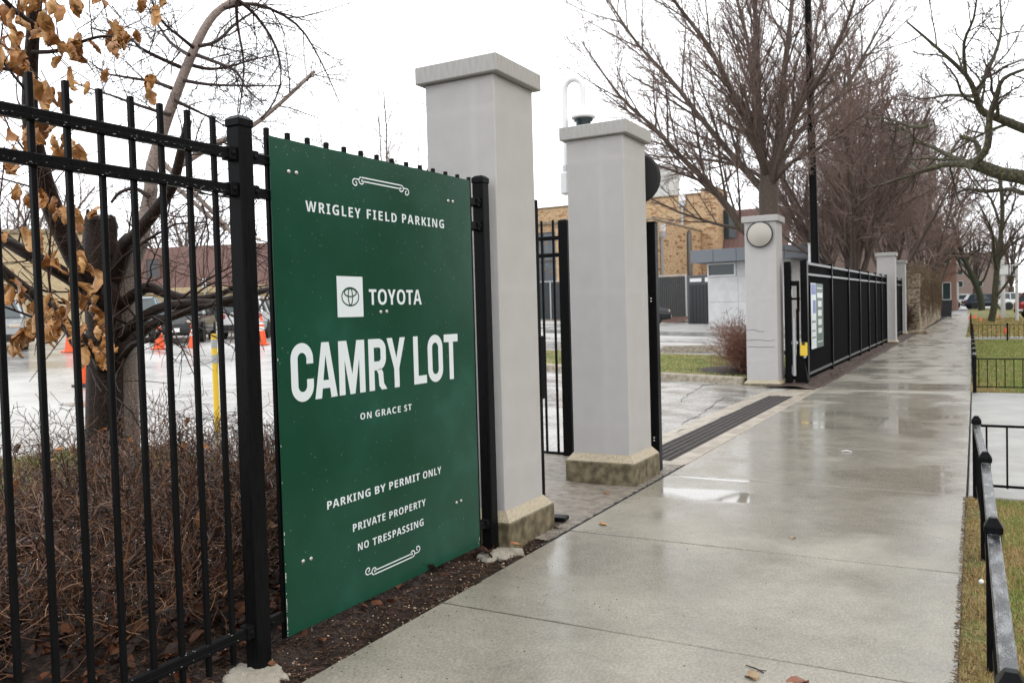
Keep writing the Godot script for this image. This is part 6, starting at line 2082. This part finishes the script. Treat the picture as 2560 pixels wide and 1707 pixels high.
func build_shrubs() -> void:
	rng.seed = 501
	var g := "bare twiggy shrubs behind the iron fence"
	var lab := "bare brown twiggy shrub filling the bed behind iron fence"
	for q in [[-3.5, -1.45, 0.80], [-3.5, -2.1, 0.82], [-3.5, -2.8, 0.85], [-3.55, -3.5, 0.9], [-3.55, -4.2, 0.85], [-4.4, -1.9, 0.98], [-4.4, -2.9, 0.95], [-4.45, -3.8, 1.0], [-5.3, -2.6, 0.98], [-5.3, -3.7, 0.95], [-5.2, -4.7, 0.95]]:
		shrub(Vector3(q[0], bed_y(q[0], q[1]) - 0.02, q[1]), q[2] * (0.80 if q[0] > -5.0 else 0.72), 0.62, 22, M.twig_shrub, lab, g)
	shrub(Vector3(-3.92, lot_y(-4, -17.0) + 0.08, -16.75), 0.95, 0.42, 46, M.twig_bush, "bushy red-brown bare shrub beside the mirror pillar on grass island", "", 0.0035)
	var bed := MB.new()
	bed.lathe(Vector3(-4.15, lot_y(-4.15, -17.5) + 0.075, -17.3), [[1.25, 0.0], [1.0, 0.04], [0.5, 0.08], [0.0, 0.09]], 20)
	setting("planting_bed", bed, M.soil)
	shrub(Vector3(-3.1, walk_y(-38.6), -38.9), 1.1, 0.7, 40, M.twig, "round dark clipped shrub before the old stone wall", "", 0.009)

# ------------------------------------------------------------------ leaves, chips and grit
func build_litter() -> void:
	var flat := MB.new()
	flat.colored = false
	for i in 4:
		var t0 := i / 4.0
		var t1 := (i + 1) / 4.0
		var w0 := 0.34 * sin(PI * (t0 * 0.95 + 0.03))
		var w1 := 0.34 * sin(PI * minf(t1 * 0.95 + 0.03, 1.0))
		for s in [-1.0, 1.0]:
			flat.quad(Vector3(0, 0.04 * sin(t0 * 5), t0 - 0.5), Vector3(w0 * s, 0.10 * sin(t0 * 4 + s) + 0.06, t0 - 0.5), Vector3(w1 * s, 0.10 * sin(t1 * 4 + s) + 0.06, t1 - 0.5), Vector3(0, 0.04 * sin(t1 * 5), t1 - 0.5), Vector3.UP)
	var fm := flat.mesh()
	var xf := []
	var cols := []
	rng.seed = 601
	for i in 3600:
		var x := -2.55 - 3.4 * pow(rng.randf(), 1.1)
		var z := rng.randf_range(-4.9, -0.6)
		var s := rng.randf_range(0.04, 0.10)
		if x > -2.75 and rng.randf() < 0.75: continue
		var b := Basis(Vector3.UP, rng.randf() * TAU) * Basis(Vector3.RIGHT, rng.randf_range(-0.7, 0.7)) * Basis(Vector3.BACK, rng.randf_range(-0.7, 0.7))
		xf.append(Transform3D(b.scaled(Vector3.ONE * s), Vector3(x, bed_y(x, z) + 0.02 + 0.06 * rng.randf() * rng.randf(), z)))
		var k := rng.randf_range(0.35, 1.3)
		cols.append(Color(0.125 * k, 0.046 * k, 0.020 * k) if rng.randf() < 0.6 else Color(0.040 * k, 0.022 * k, 0.016 * k))
	tag(scatter("leaf_litter", self, fm, M.litter, xf, cols), "wet brown leaf litter lying under the shrubs", "leaves")
	# a few dry leaves caught high in the shrubs
	xf = []; cols = []
	for i in 70:
		var x := rng.randf_range(-5.3, -3.2)
		var z := rng.randf_range(-4.6, -1.3)
		var b := Basis(Vector3.UP, rng.randf() * TAU) * Basis(Vector3.RIGHT, rng.randf_range(-1.4, 1.4)) * Basis(Vector3.BACK, rng.randf_range(-1.0, 1.0))
		xf.append(Transform3D(b.scaled(Vector3.ONE * rng.randf_range(0.05, 0.10)), Vector3(x, bed_y(x, z) + rng.randf_range(0.15, 0.75), z)))
		var k := rng.randf_range(0.6, 1.2)
		cols.append(Color(0.30 * k, 0.13 * k, 0.045 * k))
	tag(scatter("caught_leaves", self, fm, M.litter, xf, cols), "dry brown leaves caught among the shrub twigs", "leaves")
	# shredded bark and grit on the open soil beside the walk
	var chip := MB.new()
	chip.box(Vector3.ZERO, Vector3(0.16, 0.10, 1.0), 0.0)
	var cm := chip.mesh()
	xf = []; cols = []
	for i in 9000:
		var z := rng.randf_range(-5.05, -1.6)
		var x := -2.39 - 0.75 * rng.randf()
		var b := Basis(Vector3.UP, rng.randf() * TAU) * Basis(Vector3.RIGHT, rng.randf_range(-0.35, 0.35))
		var s := rng.randf_range(0.008, 0.045)
		xf.append(Transform3D(b * Basis.from_scale(Vector3(minf(s, 0.02), minf(s, 0.02), s)), Vector3(x, bed_y(x, z) + 0.002 + 0.006 * rng.randf(), z)))
		var k := rng.randf_range(0.4, 1.5)
		cols.append(Color(0.055 * k, 0.030 * k, 0.021 * k) if rng.randf() < 0.8 else Color(0.13 * k, 0.075 * k, 0.045 * k))
	for i in 2600:   # crumbs of earth and dead stalks along the far edge of the walk
		var z := -0.9 - 6.1 * rng.randf()
		var x := -0.085 + 0.16 * rng.randf() * rng.randf()
		var s := rng.randf_range(0.006, 0.03)
		xf.append(Transform3D(Basis(Vector3.UP, rng.randf() * TAU) * Basis.from_scale(Vector3(minf(s, 0.012), minf(s, 0.012), s)), Vector3(x, 0.003, z)))
		cols.append(Color(0.05, 0.032, 0.022) if rng.randf() < 0.6 else Color(0.26, 0.17, 0.08))
	for i in 1500:
		var z := rng.randf_range(-31.0, -15.4)
		var x := -2.40 - 0.4 * rng.randf()
		var b := Basis(Vector3.UP, rng.randf() * TAU)
		xf.append(Transform3D(b * Basis.from_scale(Vector3(0.03, 0.03, rng.randf_range(0.02, 0.07))), Vector3(x, walk_y(z) + 0.012 + 0.05 * clampf((-2.37 - x) / 0.4, 0, 1), z)))
		cols.append(Color(0.07, 0.04, 0.03))
	tag(scatter("bark_mulch", self, cm, M.litter, xf, cols), "dark shredded bark mulch along the edge of the walk", "mulch")
	var stone := MB.new()
	stone.lathe(Vector3.ZERO, [[0.0, -0.35], [0.42, -0.15], [0.5, 0.1], [0.3, 0.35], [0.0, 0.4]], 7)
	xf = []; cols = []
	for i in 700:
		var z := rng.randf_range(-5.05, -1.7)
		var x := -2.39 - 0.45 * rng.randf() * rng.randf()
		var s := rng.randf_range(0.003, 0.010) * (2.2 if rng.randf() < 0.05 else 1.0)
		xf.append(Transform3D(Basis(Vector3.UP, rng.randf() * TAU) * Basis.from_scale(Vector3(s * 1.4, s, s)), Vector3(x, bed_y(x, z) + s * 0.3, z)))
		var k := rng.randf_range(0.5, 1.3)
		cols.append(Color(0.40 * k, 0.31 * k, 0.22 * k))
	for i in 260:   # crumbs of soil carried onto the slabs
		var z := -1.9 - 4.5 * rng.randf()
		var x := -2.37 + 0.9 * rng.randf() * rng.randf() + (rng.randf() * 1.2 if rng.randf() < 0.2 else 0.0)
		var s := rng.randf_range(0.002, 0.006)
		xf.append(Transform3D(Basis(Vector3.UP, rng.randf() * TAU) * Basis.from_scale(Vector3(s * 1.5, s * 0.7, s)), Vector3(x, s * 0.2 + 0.001, z)))
		cols.append(Color(0.03, 0.02, 0.015))
	for i in 900:
		var z := -4.7 - 2.9 * rng.randf()
		var x := -2.40 - 0.9 * rng.randf() * rng.randf()
		var s := rng.randf_range(0.003, 0.008)
		xf.append(Transform3D(Basis(Vector3.UP, rng.randf() * TAU) * Basis.from_scale(Vector3(s * 1.4, s, s)), Vector3(x, s * 0.25, z)))
		var k := rng.randf_range(0.4, 1.2)
		cols.append(Color(0.30 * k, 0.26 * k, 0.21 * k))
	tag(scatter("grit", self, stone.mesh(), M.litter, xf, cols), "pale grit and pebbles along the pavement edge", "grit")
	# single leaves and twigs lying on the walk
	var n := 0
	for q in [[1508, 1312, 0.07, Color(0.50, 0.24, 0.08), "small orange leaf on the walk by the first pillar"], [1982, 1346, 0.05, Color(0.36, 0.19, 0.08), "tiny tan leaf in the middle of a wet slab"], [1880, 1692, 0.085, Color(0.30, 0.20, 0.11), "broad tan leaf on the nearest slab beside a twig"], [1995, 1706, 0.085, Color(0.20, 0.075, 0.04), "reddish brown curled leaf on the nearest slab"], [1517, 1233, 0.08, Color(0.20, 0.10, 0.04), "brown leaf on the pebbled pavement between pillars"], [1290, 1383, 0.08, Color(0.35, 0.15, 0.06), "orange-brown leaf on soil beside the pillar foot"]]:
		var p := on_y(q[0], q[1])
		var m := leaf_paint(q[3])
		var o := MeshInstance3D.new()
		o.name = numbered("fallen_leaf")
		o.mesh = fm
		o.material_override = m
		add_child(o)
		o.transform = Transform3D(Basis(Vector3.UP, n * 1.3 + 1.2).scaled(Vector3.ONE * q[2]), p + Vector3(0, 0.002 + (0.05 if n == 5 else 0.0), 0))
		tag(o, q[4], "leaf")
		n += 1
	var scrap := MB.new()
	var sp := on_y(2118, 1130)
	scrap.tube(PackedVector3Array([sp + Vector3(-0.05, 0.006, 0.0), sp + Vector3(0, 0.012, -0.015), sp + Vector3(0.05, 0.006, 0.01)]), PackedFloat32Array([0.003, 0.006, 0.003]), 6)
	solo("paper_scrap", scrap, M.white_paint, "white sliver of paper lying on the wet walk", "paper")
	var ball := MB.new()
	sp = on_y(2455, 1462)
	ball.lathe(sp + Vector3(0, 0.018, 0), [[0.0, -0.018], [0.012, -0.010], [0.013, 0.002], [0.007, 0.010], [0.0, 0.011]], 8)
	solo("paper_scrap", ball, M.white_paint, "crumpled white paper bit in dry grass by low fence", "paper")
	var tw := MB.new()
	var a := on_y(1866, 1665)
	var b := on_y(1910, 1684)
	tw.tube(PackedVector3Array([a + Vector3(0, 0.004, 0), a.lerp(b, 0.5) + Vector3(0.004, 0.007, 0), b + Vector3(0, 0.004, 0)]), PackedFloat32Array([0.002, 0.003, 0.0025]), 5)
	tw.rod(a.lerp(b, 0.6) + Vector3(0, 0.005, 0), a.lerp(b, 0.95) + Vector3(0.01, 0.004, -0.02), 0.002, 0.0015, 4)
	solo("fallen_twig", tw, M.twig, "short broken twig on the nearest slab", "twig")
	var sk := MB.new()
	a = on_y(755, 1690); b = on_y(812, 1676)
	sk.tube(PackedVector3Array([a + Vector3(0, 0.01, 0), b + Vector3(0, 0.012, 0)]), PackedFloat32Array([0.005, 0.004]), 6)
	solo("fallen_twig", sk, M.twig, "brown stick lying at the slab edge beside concrete lump", "twig")
func leaf_paint(c: Color) -> StandardMaterial3D:
	var m := plain(c, 0.45)
	m.cull_mode = BaseMaterial3D.CULL_DISABLED
	return m
